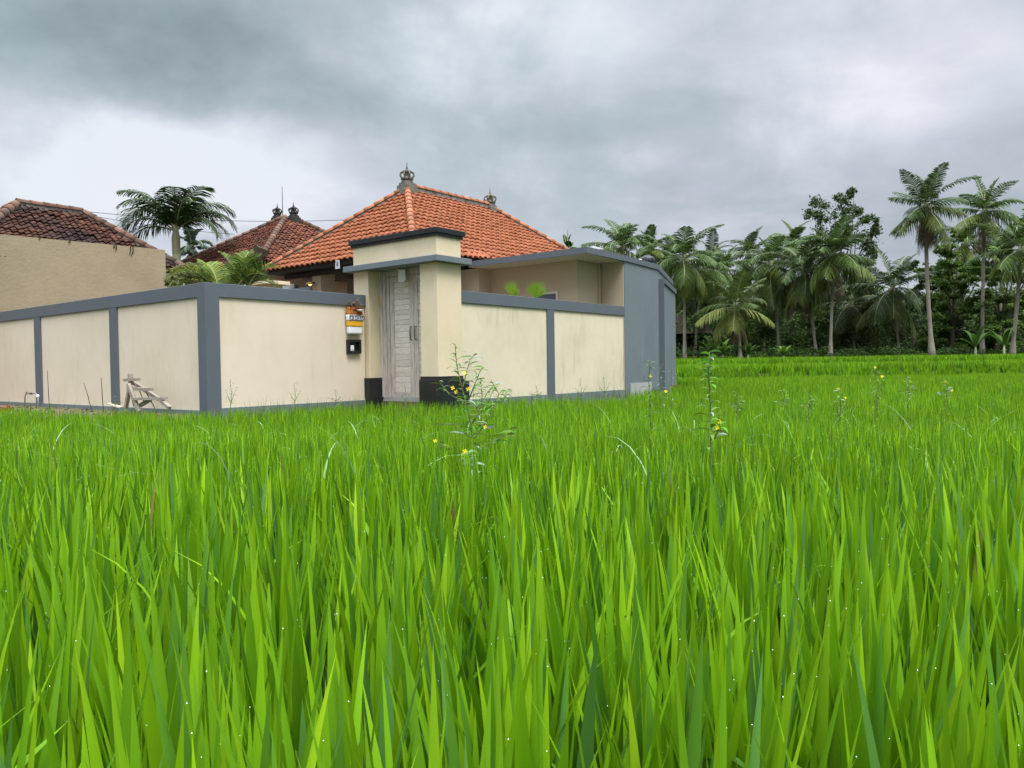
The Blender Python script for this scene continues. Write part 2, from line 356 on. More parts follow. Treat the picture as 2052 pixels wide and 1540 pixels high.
# ------------------------------------------------------------------ roofs: real pantiles, clipped to the roof planes
def tile_face(A, B, nrm_up, clips, m, parent, tw=0.20, th=0.27, name='tile_slope', jit=0.006, sub=6, amp=0.028, seed=1, length=None):
    """A,B: ends of the eave line; slope rises along s; clips: list of (point, normal) cut away the side normal points to."""
    rnd = random.Random(seed)
    A = Vector(A); B = Vector(B); e = (B - A).normalized(); s = Vector(nrm_up).normalized(); n = e.cross(s).normalized()
    if n.z < 0: n = -n
    Lw = (B - A).length; Ls = length
    bm = bmesh.new(); cols = int(Lw / tw) + 1; rows = int(Ls / th) + 1
    for r in range(rows):
        for c in range(cols):
            j = rnd.uniform(-jit, jit); js = rnd.uniform(-jit, jit) * 1.5
            lo, hi = [], []
            for k in range(sub + 1):
                x = (c + k / sub) * tw; ph = k / sub
                # S profile: a broad valley with a raised roll
                h = amp * (0.6 - 1.9 * max(0.0, math.sin(math.pi * min(1, ph / .68))) ** 1.4) + amp * (.5 * math.sin(math.pi * (ph - .68) / .32) if ph > .68 else 0)
                lo.append(bm.verts.new(A + e * x + s * (r * th - 0.02 + js - .010 * math.sin(math.pi * ph)) + n * (h + 0.050 + j)))
                hi.append(bm.verts.new(A + e * x + s * ((r + 1) * th + 0.015) + n * (h + 0.004 + j)))
            bt = [bm.verts.new(v.co - n * 0.028) for v in lo]
            for k in range(sub):
                f = bm.faces.new((lo[k], lo[k + 1], hi[k + 1], hi[k])); f.smooth = True
                bm.faces.new((bt[k], bt[k + 1], lo[k + 1], lo[k]))
    for pt, nm in clips:
        bmesh.ops.bisect_plane(bm, geom=bm.verts[:] + bm.edges[:] + bm.faces[:], plane_co=pt, plane_no=nm, clear_outer=True)
    if parent is not None and '_o' in parent: bmesh.ops.translate(bm, vec=-Vector(parent['_o']), verts=bm.verts)
    bmesh.ops.recalc_face_normals(bm, faces=bm.faces)
    me = bpy.data.meshes.new(name); bm.to_mesh(me); bm.free()
    return link_mesh(name, me, m, parent)
def ridge_line(a, b, m, mm, parent, r=0.085, step=0.30, mort=0.09, seed=0, lift=0.05):
    rnd = random.Random(seed); a = Vector(a); b = Vector(b); t = (b - a); Ln = t.length; t.normalize()
    side = t.cross(Vector((0, 0, 1))).normalized(); upv = side.cross(t).normalized()
    mb = MB(); mb.bar(a + upv * (lift - mort * 0.5), b + upv * (lift - mort * 0.5), r * 1.55, mort + 0.06); mb.build('ridge_mortar', mm, parent)
    mb = MB(); bm = mb.bm; n = int(Ln / step)
    st = Ln / n
    for i in range(n):
        p0 = a + t * (i * st - 0.03); p1 = a + t * ((i + 1) * st); o = rnd.uniform(-.004, .004)
        r0, r1 = r * 1.10, r * 0.94; rg = []
        for p_, rr in ((p0, r0), (p1, r1)):
            rg.append([bm.verts.new(p_ + side * (math.cos(x) * rr * 1.05 + o) + upv * (math.sin(x) * rr + lift)) for x in [math.pi * k / 8 for k in range(9)]])
            rg.append([bm.verts.new(p_ + side * (math.cos(x) * (rr - .02) * 1.05 + o) + upv * (math.sin(x) * (rr - .02) + lift)) for x in [math.pi * k / 8 for k in range(9)]])
        for k in range(8):
            f = bm.faces.new((rg[0][k], rg[0][k + 1], rg[2][k + 1], rg[2][k])); f.smooth = True
            bm.faces.new((rg[0][k], rg[1][k], rg[1][k + 1], rg[0][k + 1]))
            bm.faces.new((rg[2][k], rg[2][k + 1], rg[3][k + 1], rg[3][k]))
    mb.build('ridge_tiles', m, parent)
def finial(parent, c, m, s=1.0, label=None, base=True):
    """Balinese crown finial: square pedestal, ring mouldings, petal crown with curved loops, spire."""
    c = Vector(c); mb = MB(); zk = .74; z0_ = .17 * s
    if base:
        mb.box(c.x - .20 * s, c.x + .20 * s, c.y - .20 * s, c.y + .20 * s, c.z - .35 * s, c.z + .17 * s, .012)
        mb.box(c.x - .16 * s, c.x + .16 * s, c.y - .16 * s, c.y + .16 * s, c.z + .17 * s, c.z + .24 * s, .012)
    mb.lathe([(.15 * s, .22 * s), (.17 * s, .25 * s), (.17 * s, .28 * s), (.115 * s, .31 * s), (.155 * s, .34 * s), (.17 * s, .37 * s), (.17 * s, .39 * s), (.11 * s, .42 * s), (.07 * s, .48 * s),
              (.08 * s, .56 * s), (.115 * s, .63 * s), (.11 * s, .68 * s), (.06 * s, .72 * s), (.03 * s, .75 * s), (.035 * s, .79 * s), (.016 * s, .83 * s), (.008 * s, .98 * s)], c, 14)
    nv = len(mb.bm.verts)
    for k in range(8):
        a = 2 * math.pi * k / 8 + .39; d = Vector((math.cos(a), math.sin(a), 0))
        pts = [c + d * (.10 * s) + Vector((0, 0, .40 * s)), c + d * (.16 * s) + Vector((0, 0, .44 * s)), c + d * (.20 * s) + Vector((0, 0, .51 * s)), c + d * (.185 * s) + Vector((0, 0, .59 * s)),
               c + d * (.12 * s) + Vector((0, 0, .645 * s)), c + d * (.07 * s) + Vector((0, 0, .67 * s))]
        mb.tube(pts, [.018 * s, .022 * s, .020 * s, .022 * s, .024 * s, .016 * s], 6)
        q_ = c + d * (.155 * s) + Vector((0, 0, .39 * s)); mb.tube([q_, q_ + d * (.015 * s) + Vector((0, 0, .055 * s)), q_ + d * (.02 * s) + Vector((0, 0, .085 * s))], [.026 * s, .02 * s, .004 * s], 6)
    for v in mb.bm.verts:
        dz = v.co.z - (c.z + .24 * s)
        if dz > 0: v.co.z = c.z + .24 * s + dz * zk
    o = mb.build('finial', m, parent, smooth=False)
    if label: o['label'] = label
    return o
def hip_roof(parent, p0, p1, q0, q1, ze, zr, m, mr, mm, tw=0.2, th=0.27, seed=3, jit=.006, r=.085, ridge=None, left_off=None, amp=.024, rlift=.11):
    hw = (q1 - q0) / 2; qm = (q0 + q1) / 2; a = hw if left_off is None else left_off
    R0 = Vector((p0 + a, qm, zr)); R1 = Vector((p1 - a, qm, zr))
    c00 = Vector((p0, q0, ze)); c01 = Vector((p0, q1, ze)); c10 = Vector((p1, q0, ze)); c11 = Vector((p1, q1, ze))
    roof = MB(); d = Vector((0, 0, -.03))
    v = [roof.bm.verts.new(x + d) for x in (c00, c10, c11, c01, R0, R1)]
    for f in ((0, 1, 5, 4), (2, 3, 4, 5), (3, 0, 4), (1, 2, 5)): roof.bm.faces.new([v[i] for i in f])
    v2 = [roof.bm.verts.new(x + Vector((0, 0, -.14))) for x in (c00, c10, c11, c01)]
    for i in range(4): roof.bm.faces.new((v[i], v[(i + 1) % 4], v2[(i + 1) % 4], v2[i]))
    roof.bm.faces.new(v2)
    ro = roof.build('roof', MT['darkwood'], parent)
    ro['_o'] = parent['_o']
    def pl(x, y, z_side):      # vertical plane through line x->y ; normal away from the kept side
        t = (y - x); n = Vector((t.y, -t.x, 0)).normalized()
        return (x, n if n.dot(z_side - x) < 0 else -n)
    def face(A, B, Rm, clips, sd):
        e = (B - A).normalized(); up_ = (Rm - A); s = up_ - e * up_.dot(e); L_ = s.length
        tile_face(A - s.normalized() * .06, B - s.normalized() * .06, s, clips, m, ro, tw, th, 'tile_slope', jit, 8, amp, sd, L_ + .1)
    cf = (c00 + c10) / 2; cb = (c01 + c11) / 2; cl = (c00 + c01) / 2; crr = (c10 + c11) / 2
    top = (Vector((0, qm, 0)), Vector((0, 1, 0))); topb = (Vector((0, qm, 0)), Vector((0, -1, 0)))
    face(c00, c10, R0, [pl(c00, R0, cf), pl(c10, R1, cf), top], seed)
    face(c11, c01, R1, [pl(c01, R0, cb), pl(c11, R1, cb), topb], seed + 1)
    face(c01, c00, R0, [pl(c00, R0, cl), pl(c01, R0, cl)], seed + 2)
    face(c10, c11, R1, [pl(c10, R1, crr), pl(c11, R1, crr)], seed + 3)
    for i, (x, y) in enumerate(((c00, R0), (c01, R0), (c10, R1), (c11, R1))): ridge_line(x + (x - y).normalized() * .05, y, mr, mm, ro, r, seed=seed + i)
    if (R1 - R0).length > .3: ridge_line(R0, R1, mr, mm, ro, r, mort=rlift + .05, lift=rlift, seed=seed + 9)
    return ro, R0, R1

# ------------------------------------------------------------------ ground
def ground_z(X, Y):
    """paddy bed, with low terrace steps rising towards the palms"""
    w = 0.35 * np.sin(X * 0.35) + 0.25 * np.sin(X * 0.9 + 1.3)
    t = lambda y0, y1, h: h * np.clip((Y + w - y0) / (y1 - y0), 0, 1) ** 1.0
    z = -0.42 + t(27.5, 28.6, 0.10) + t(32.5, 33.6, 0.42) + t(40.5, 41.6, 0.32) + t(52, 56, 0.25)
    u = np.clip((Y - 2.0) / 7.0, 0, 1); z = z + .22 * (1 - u * u * (3 - 2 * u))
    return z
def terrain():
    xs = np.concatenate([[-400, -120, -60], np.arange(-30, 61, 0.75), [90, 180, 500]])
    ys = np.concatenate([[-60, -20, -8], np.arange(-3, 26, 0.5), np.arange(26, 44, 0.25), np.arange(44, 70, 1.0), [90, 150, 400, 1200]])
    X, Y = np.meshgrid(xs, ys); Z = ground_z(X, Y)
    Z += 0.02 * np.sin(X * 3.1) * np.sin(Y * 2.7)
    v = np.stack([X.ravel(), Y.ravel(), Z.ravel()], 1); nx, ny = len(xs), len(ys)
    i, j = np.meshgrid(np.arange(nx - 1), np.arange(ny - 1)); a = (j * nx + i).ravel()
    loops = np.stack([a, a + 1, a + nx + 1, a + nx], 1).ravel()
    o = np_mesh('ground', v, loops, np.arange(len(a)) * 4, None, MT['mud'], smooth=True); o['kind'] = 'structure'
terrain()
# raised yard inside the walls and the bare earth strip outside the left wall
mb = MB(); mb.prism([pq(.1, .1).xy[:], pq(3.4, .1).xy[:], pq(3.4, -1.7).xy[:], pq(9.6, -1.7).xy[:], pq(14, -.8).xy[:], pq(18, 2).xy[:], pq(18, 26).xy[:], pq(.1, 26).xy[:]], -.4, 0.0)
tag(mb.build('yard_ground', MT['earth']), kind='structure')
def earth_strip():
    rnd = random.Random(5); bm = bmesh.new(); n = 60; m_ = 8; g = []
    for i in range(n + 1):
        q = 0.1 + 14 * i / n; row = []
        wid = min(1.15, 0.12 + 0.55 * max(0, q - 0.2)) + rnd.uniform(-.05, .05)
        for k in range(m_ + 1):
            f = k / m_; row.append(bm.verts.new(pq(-0.01 - wid * f, q, -0.08 - 0.30 * f ** 3 + rnd.uniform(-.02, .03) * (1 if 0 < k < m_ else 0))))
        g.append(row)
    for i in range(n):
        for k in range(m_): bm.faces.new((g[i][k], g[i][k + 1], g[i + 1][k + 1], g[i + 1][k])).smooth = True
    me = bpy.data.meshes.new('earth_verge'); bm.to_mesh(me); bm.free()
    tag(link_mesh('earth_verge', me, MT['earth']), kind='structure')
earth_strip()

# ------------------------------------------------------------------ boundary walls
ZT = 1.945
def wall_left():
    t = cthing('boundary_wall', 'cream wall with slate grey coping and posts running left from the grey corner', 'wall', 0, 6, -.3)
    t.location = pq(0, 6, -.3); t['_o'] = (0, 6, -.3)
    MB().box(.02, .15, .02, 20, -.35, ZT - .2).build('rendered_panel', MT['cream'], t)
    MB().box(-.012, .165, 0.165, 20, ZT - .215, ZT, .006).build('coping', MT['grey'], t)
    for q0, q1 in ((2.87, 3.15), (6.16, 6.46), (9.4, 9.7), (12.6, 12.9), (15.8, 16.1)):
        MB().box(-.010, .1, q0, q1, -.35, ZT - .217, .004).build('post', MT['grey'], t)
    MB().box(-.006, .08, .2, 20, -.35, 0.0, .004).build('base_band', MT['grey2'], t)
wall_left()
def wall_front():
    t = cthing('boundary_wall', 'cream wall with grey coping between the grey corner and the wooden gate', 'wall', 1.6, 0, -.3)
    MB().box(.02, 3.13, .02, .15, -.35, ZT - .2).build('rendered_panel', MT['cream'], t)
    MB().box(.165, 3.15, -.012, .165, ZT - .21, ZT, .006).build('coping', MT['grey'], t)
    mb = MB(); mb.box(-.014, .225, -.014, .215, -.35, ZT + .002, .006); o = mb.build('corner_post', MT['grey'], t)
    MB().box(.2, 3.13, -.006, .08, -.35, 0.03, .004).build('base_band', MT['grey2'], t)
    # chipped paint flecks on the corner post
    rnd = random.Random(3); mb = MB()
    for (px, py, n) in ((419, 724, 6), (410, 778, 9)):
        h = hit(px, py, q=-.0145)
        for k in range(n):
            x = h.x + rnd.uniform(-.03, .03); z = h.z + rnd.uniform(-.035, .035) * (1 if n < 8 else 2); w = rnd.uniform(.003, .01)
            mb.box(x, x + w, -.0165, -.014, z, z + w * rnd.uniform(.6, 3))
    mb.build('chipped_paint', MT['white'], o)
wall_front()
QF = -1.82
def wall_right():
    t = cthing('boundary_wall', 'stained cream wall in two panels with grey frame to the right of the gate', 'wall', 6.5, QF, -.3)
    MB().box(3.74, 9.34, QF + .02, QF + .15, -.35, ZT - .2).build('rendered_panel', MT['cream_stain'], t)
    MB().box(3.758, 9.318, QF - .012, QF + .165, ZT - .215, ZT - .005, .006).build('coping', MT['grey'], t)
    MB().box(6.29, 6.53, QF - .010, QF + .1, -.35, ZT - .22, .004).build('post', MT['grey'], t)
    MB().box(3.76, 9.30, QF - .006, QF + .08, -.35, 0.03, .004).build('base_band', MT['grey2'], t)
wall_right()

# ------------------------------------------------------------------ the gate
def gate():
    t = cthing('entrance_gate', 'cream gatehouse with black cap, grey ledge and washed timber double door', 'gate', 3.45, -.75, 0)
    GP, GE = 3.15, 3.755; Q0, Q1 = -1.82, .317
    c = MT['gate_cream']
    MB().box(GP, GE, -.084, Q1, -.35, 2.385, .008).build('pillar', c, t)
    MB().box(GP, GE, Q0, -1.41, -.35, 2.385, .008).build('pillar', c, t)
    MB().box(GP + .28, GE - .02, -1.43, -.07, -.35, .07).build('threshold', MT['lightgrey'], t)
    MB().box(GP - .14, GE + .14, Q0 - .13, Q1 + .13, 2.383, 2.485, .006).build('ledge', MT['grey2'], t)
    MB().box(GP, GE, Q0, Q1, 2.485, 2.835, .008).build('upper_block', c, t)
    mb = MB(); mb.box(GP - .03, GE + .03, Q0 - .03, Q1 + .03, 2.825, 2.875, .004).box(GP - .06, GE + .06, Q0 - .06, Q1 + .06, 2.873, 2.96, .006)
    mb.build('cap', MT['black'], t)
    for (a, b) in (((-.30, .345), 0.42), ((Q0 - .05, -1.405), .46)):
        pass
    MB().box(GP - .045, GP + .285, -.125, .345, -.35, .43, .006).build('black_plinth', MT['black'], t)
    mb = MB(); mb.box(GP - .045, GE + .02, Q0 - .05, -1.395, -.35, .40, .006).box(GP - .035, GE - .03, Q0 - .042, -1.415, .39, .455, .004).box(GE + .015, GE + .12, Q0 - .045, Q0 + .1, -.35, .36, .004)
    mb.build('black_plinth', MT['black'], t)
    # frame
    D = GP + .29
    mb = MB(); mb.box(D, D + .10, -.215, -.085, .07, 2.385, .004).box(D - .03, D + .02, -.150, -.086, .07, 2.384, .004).box(D - .015, D + .09, -1.409, -.216, 2.275, 2.384, .004)
    mb.box(D + .02, D + .09, -1.409, -1.375, .07, 2.27)
    mb.box(D + .03, D + .085, -.285, -.217, .07, 2.27, .004)
    mb.build('door_frame', MT['doorframe'], t)
    rnd = random.Random(2)
    for k, (qa, qb) in enumerate(((-.905, -.290), (-1.372, -.912))):
        st = .115 if k == 0 else .10
        mb = MB(); d0, d1 = D + .045, D + .085
        mb.box(d0, d1, qa, qa + (st if k == 0 else .03), .08, 2.268, .004).box(d0, d1, qb - (.10 if k == 0 else st), qb, .08, 2.268, .004)
        qs0 = qa + (st if k == 0 else .03); qs1 = qb - (.10 if k == 0 else st)
        mb.box(d0, d1, qs0, qs1, 2.17, 2.267, .003).box(d0, d1, qs0, qs1, .081, .16, .003)
        leaf = mb.build('door', MT['doorframe'], t); leaf['_o'] = t['_o']
        mb = MB(); z = .163
        while z < 2.165:
            h = min(rnd.choice((.075, .09, .105, .125)), 2.168 - z)
            o_ = rnd.uniform(-.004, .004); bm0 = len(mb.bm.verts)
            mb.box(d0 + .012 + o_, d1 - .004, qs0 + .001, qs1 - .001, z, z + h - .007, .003); z += h
        mb.build('door_slats', MT['doorwood'], leaf)
        qh = (qa + .055) if k == 0 else (qb - .055)
        z0 = hit(822, 682, p=d0).z; z1 = hit(822, 655, p=d0).z
        MB().tube([(d0, qh, z1), (d0 - .04, qh, z1 - .01), (d0 - .048, qh, (z0 + z1) / 2), (d0 - .04, qh, z0 + .01), (d0, qh, z0)], [.009, .012, .013, .012, .009], 8).build('door_handle', MT['iron'], leaf, True)
    o = MB(); 
gate()
def small_gate_items():
    # white covered hanging under the ledge over the door
    h0 = hit(806, 545, p=3.36); h1 = hit(806, 563, p=3.36)
    t = cthing('hanging_cloth', 'small rounded white cloth hanging over the timber door', 'hanging', 3.36, h0.y, h0.z)
    q = h0.y; zt, zb = h0.z + .03, h1.z - .025; w = .088
    mb = MB(); plan = []
    prof = [(-w, zt), (w, zt), (w, zb + .03), (w * .8, zb + .008), (w * .4, zb), (-w * .6, zb), (-w, zb + .03)]
    a = [mb.bm.verts.new((3.335 + .01 * math.sin(i * 1.3), q + x, z)) for i, (x, z) in enumerate(prof)]; b = [mb.bm.verts.new((3.35 + .01 * math.sin(i * 1.3), q + x, z)) for i, (x, z) in enumerate(prof)]
    mb.bm.faces.new(a); mb.bm.faces.new(b[::-1])
    for i in range(len(prof)): mb.bm.faces.new((a[i], a[(i + 1) % 7], b[(i + 1) % 7], b[i]))
    mb.build('cloth', MT['white'], t)
    mb = MB().box(3.34, 3.36, q - .01, q + .10, zt, zt + .015).box(3.33, 3.37, q + .07, q + .11, zt + .002, 2.38); mb.build('bracket', MT['soffit'], t)
    # straw ornament on the jamb
    h = hit(763, 607, p=3.4); t = MB(); rnd = random.Random(1)
    for k in range(3):
        c = Vector((3.405, -.11, h.z + .06 - .055 * k))
        t.tube([c + Vector((0, .024 * math.cos(a), .026 * math.sin(a))) for a in [2 * math.pi * i / 10 for i in range(11)]], .006, 5)
    t.tube([(3.405, -.11, h.z + .12), (3.405, -.11, h.z - .09)], .004, 5)
    tag(t.build('straw_ornament', MT['gold']), 'small golden woven straw ornament hung on the door frame', 'ornament')
    o = bpy.data.objects['straw_ornament']; o.matrix_world = Matrix.Translation(O) @ Matrix.Rotation(ANG, 4, 'Z')
    # offering basket shrine on the wall
    a = hit(699, 640, q=-.1); b = hit(729, 640, q=-.1); zt = hit(713, 607, q=-.1).z; zb = hit(713, 670, q=-.1).z
    pc = (a.x + b.x) / 2; w = (b.x - a.x) / 2 * .98; H = zt - zb
    t = cthing('wall_shrine', 'offering shrine wrapped in orange, patterned, yellow and white cloth on the wall', 'shrine', pc, -.1, zb)
    def band(name, z0, z1, m, w0, w1, dep, folds=0, lab=None):
        mb = MB(); n = 24; rows = []
        for zi in range(5):
            f = zi / 4; z = z0 + (z1 - z0) * f; ww = w0 + (w1 - w0) * f; row = []
            for k in range(n + 1):
                x = -1 + 2 * k / n; y = -dep * (1 - abs(x) ** 6 * .25) + (.006 * math.sin(k * 2.1 + zi * .6) * folds)
                row.append(mb.bm.verts.new((pc + x * ww, y - .012, z)))
            row = [mb.bm.verts.new((pc - ww, -.013, z))] + row + [mb.bm.verts.new((pc + ww, -.013, z))]
            rows.append(row)
        for i in range(4):
            for k in range(n + 2): mb.bm.faces.new((rows[i][k], rows[i][k + 1], rows[i + 1][k + 1], rows[i + 1][k])).smooth = True
        mb.bm.faces.new(rows[0]); mb.bm.faces.new(rows[-1][::-1])
        o = mb.build(name, m, t)
        return o
    Z = lambda f: zb + H * f
    band('white_skirt', Z(0), Z(.235), MT['whitecloth'], w * .90, w * .92, .085, .9)
    band('yellow_band', Z(.235), Z(.42), MT['yellowcloth'], w * .94, w * .96, .092, 1)
    pb = band('patterned_band', Z(.42), Z(.61), MT['whitecloth'], w * .98, w * 1.0, .098, .3); pb['_o'] = t['_o']
    band('orange_wrap', Z(.61), Z(.85), MT['orangecloth'], w * 1.0, w * .88, .094, 2.4)
    mb = MB(); zz0, zz1 = Z(.455), Z(.575); yy = -.1155; x = pc - w * .93; rnd = random.Random(8)
    mb.box(pc - w * .95, pc + w * .95, yy, yy + .01, zz1 + .004, zz1 + .010).box(pc - w * .95, pc + w * .95, yy, yy + .01, zz0 - .010, zz0 - .004)
    while x < pc + w * .9:                                 # repeated angular marks of the band
        ww = rnd.choice((.022, .03, .036)); k = rnd.randrange(4); h_ = zz1 - zz0
        if k == 0: mb.box(x, x + .008, yy, yy + .01, zz0, zz1); mb.box(x + .008, x + ww, yy, yy + .01, zz0 + h_ * .4, zz0 + h_ * .6)
        elif k == 1: mb.box(x, x + ww, yy, yy + .01, zz1 - .01, zz1); mb.box(x, x + ww, yy, yy + .01, zz0, zz0 + .01); mb.box(x + ww - .008, x + ww, yy, yy + .01, zz0 + .01, zz1 - .01)
        elif k == 2: mb.box(x, x + .014, yy, yy + .01, zz0 + .01, zz1 - .01)
        else: mb.bar((x + .004, yy + .005, zz0), (x + ww, yy + .005, zz1), .01, .009)
        x += ww + .012
    mb.build('band_marks', MT['ink'], pb)
    # shelf with dried offerings and a little bowl
    mb = MB(); mb.box(pc - w * .8, pc + w * .8, -.10, -.013, Z(.82), Z(.85)); mb.build('shelf', MT['darkwood'], t)
    mb = MB(); rnd = random.Random(4)
    for k in range(520):
        c = Vector((pc + rnd.gauss(0, w * .45), -.075 + rnd.gauss(0, .03), Z(.76) + abs(rnd.gauss(0, .075)))); c.y = min(c.y, -.03)
        d = Vector((rnd.gauss(0, 1), rnd.gauss(0, 1), rnd.gauss(.3, 1))).normalized() * rnd.uniform(.02, .06); s_ = d.orthogonal().normalized() * rnd.uniform(.004, .012)
        mb.poly([c - s_, c + s_, c + d + s_ * .3, c + d - s_ * .3])
    mb.build('dried_offerings', MT['dry'], t)['kind'] = 'stuff'
    mb = MB().lathe([(.02, 0), (.05, .01), (.06, .035), (.055, .035), (.03, .015)], (pc + .05, -.135, Z(.72)), 12); mb.build('bowl', MT['white'], t, True)
    # meter niche
    a = hit(697, 695, q=-.03); b = hit(723, 695, q=-.03); z1 = hit(710, 681, q=-.03).z; z0 = hit(710, 709, q=-.03).z
    t = cthing('meter_box', 'square black framed meter box with white dial set in the wall', 'meter box', (a.x + b.x) / 2, 0, z0)
    f = .045; mb = MB(); A_, B_ = a.x, b.x
    mb.box(A_, A_ + f, -.05, .019, z0, z1, .003).box(B_ - f, B_, -.05, .019, z0, z1, .003).box(A_ + f, B_ - f, -.05, .019, z1 - f, z1, .003).box(A_ + f, B_ - f, -.05, .019, z0, z0 + f, .003)
    mb.box(A_ + .01, B_ - .01, .005, .0185, z0 + .01, z1 - .01); mb.build('frame', MT['black'], t)
    xm = A_ + f + .01
    d = MB().box(xm, xm + .075, -.045, .004, z0 + f + .002, z0 + f + .10, .005).build('dial', MT['white'], t); d['_o'] = t['_o']
    MB().box(xm + .02, xm + .055, -.0465, -.0445, z0 + f + .012, z0 + f + .028).build('display', MT['lightgrey'], d)
small_gate_items()

# ------------------------------------------------------------------ main house with orange roof
def main_house():
    p0, p1, q0, q1 = 5.81, 14.25, 1.434, 6.93
    t = cthing('villa', 'villa under a bright orange pantile hip roof behind the timber gate', 'house', 10, 4.2, 0)
    ro, R0, R1 = hip_roof(t, p0, p1, q0, q1, 3.25, 5.35, MT['tile'], MT['ridge'], MT['mortar'], .205, .215, 3, left_off=2.5, amp=.018)
    finial(t, R0 + Vector((0, 0, -.06)), MT['stone'], 1.0); finial(t, R1 + Vector((0, 0, -.14)), MT['stone'], .97)
    # body
    MB().box(7.87, 13.4, 2.1, 6.2, -.1, 3.22).build('wall', MT['tan_shaded'], t)
    MB().box(6.25, 7.87, 2.3, 2.6, -.1, 3.1).build('pillar', MT['tan_shaded'], t)
    MB().box(6.2, 6.65, 5.2, 5.55, -.1, 3.1).build('pillar', MT['tan'], t)
    MB().box(6.35, 6.8, 5.75, 6.15, -.1, 3.1).build('pillar', MT['tan_shaded'], t)
    MB().box(6.0, 7.86, 2.0, 6.3, 0, .35).build('terrace_floor', MT['lightgrey'], t)
    mb = MB(); mb.box(6.1, 6.25, 1.7, 6.6, 2.99, 3.09).box(6.26, 13.9, 1.7, 1.85, 3.0, 3.1)
    mb.build('eave_beam', MT['darkwood'], t)
    # rafters under the eaves
    mb = MB()
    for k in range(26):
        x = 6.0 + k * .32; mb.bar((x, q0 + .05, 3.17), (x, q0 + 1.2, 3.17 + .03), .05, .07)
    mb.build('rafters', MT['darkwood'], t)
    # lifted broken tiles by the annex roof
    h = hit(960, 522, q=q0 - .02); rnd = random.Random(4)
    mb = MB()
    for k in range(4):
        c = Vector((h.x - .25 + .19 * k, q0 - .12, 3.235 + .012 * k)); 
        pts = []
        for j in range(7):
            x = -.1 + .2 * j / 6; pts.append((c.x + x, .028 * math.cos(math.pi * x / .1) + c.z))
        a = [mb.bm.verts.new((x, c.y, z)) for x, z in pts]; b = [mb.bm.verts.new((x, c.y + .34, z + .19)) for x, z in pts]
        for j in range(6): mb.bm.faces.new((a[j], a[j + 1], b[j + 1], b[j]))
    mb.build('slipped_tiles', MT['tile'], ro)
    mb = MB(); 
    for px, py, s in ((893, 441, 1), (920, 447, 1.2)):            # small weeds rooted in the tiles
        h = hit(px, py, q=2.6); mb = MB()
        for k in range(7):
            a = rnd.uniform(-1, 1); c = Vector((h.x, 2.6 - .12, h.z - .02)); e = c + Vector((a * .07 * s, -.03, rnd.uniform(.03, .10) * s)); mb.tube([c, e], [.006, .002], 4)
        mb.build('roof_weed', MT['dry'], ro)
main_house()
def lamp():
    h = hit(627, 568, p=6.15)
    t = cthing('wall_lamp', 'small lit wall lamp on the terrace pillar of the villa', 'lamp', 6.15, h.y, h.z)
    MB().box(6.1, 6.2, h.y - .02, h.y + .02, h.z - .0, h.z + .03).build('bracket', MT['blackplastic'], t)
    MB().lathe([(.11, -.02), (.09, .02), (.03, .05)], (6.06, h.y, h.z - .02), 14).build('lamp_shade', MT['gold'], t, True)
    MB().lathe([(.02, -.03), (.05, 0), (.05, .03), (.02, .05)], (6.06, h.y, h.z - .04), 12).build('bulb', MT['lampglow'], t, True)
lamp()
def eave_paper():
    h0 = hit(676, 522, p=5.68); h1 = hit(676, 539, p=5.68); w = .085
    t = cthing('hanging_paper', 'small white drawn cloth hanging from the villa eave left of the gate', 'hanging', 5.68, h0.y, h1.z)
    MB().hull([(5.68, h0.y - w * .8, h0.z), (5.68, h0.y + w * .8, h0.z), (5.68, h0.y - w, h1.z), (5.68, h0.y + w * 1.05, h1.z), (5.688, h0.y - w * .8, h0.z), (5.688, h0.y + w * .8, h0.z), (5.688, h0.y - w, h1.z), (5.688, h0.y + w * 1.05, h1.z)]).build('cloth', MT['paper'], t)
    mb = MB(); c = Vector((5.677, h0.y, (h0.z + h1.z) / 2 + .015))
    mb.tube([c + Vector((0, .03 * math.cos(a), .05 * math.sin(a))) for a in [2 * math.pi * i / 12 for i in range(13)]], .005, 4)
    mb.tube([c + Vector((0, 0, .04)), c + Vector((0, 0, -.07))], .004, 4).tube([c + Vector((0, -.03, -.02)), c + Vector((0, .03, -.02))], .004, 4)
    mb.build('drawing', MT['ink'], t)
    MB().tube([(5.684, h0.y, h0.z - .01), (5.80, h0.y, 3.16)], .004, 4).build('string', MT['wire'], t)
eave_paper()

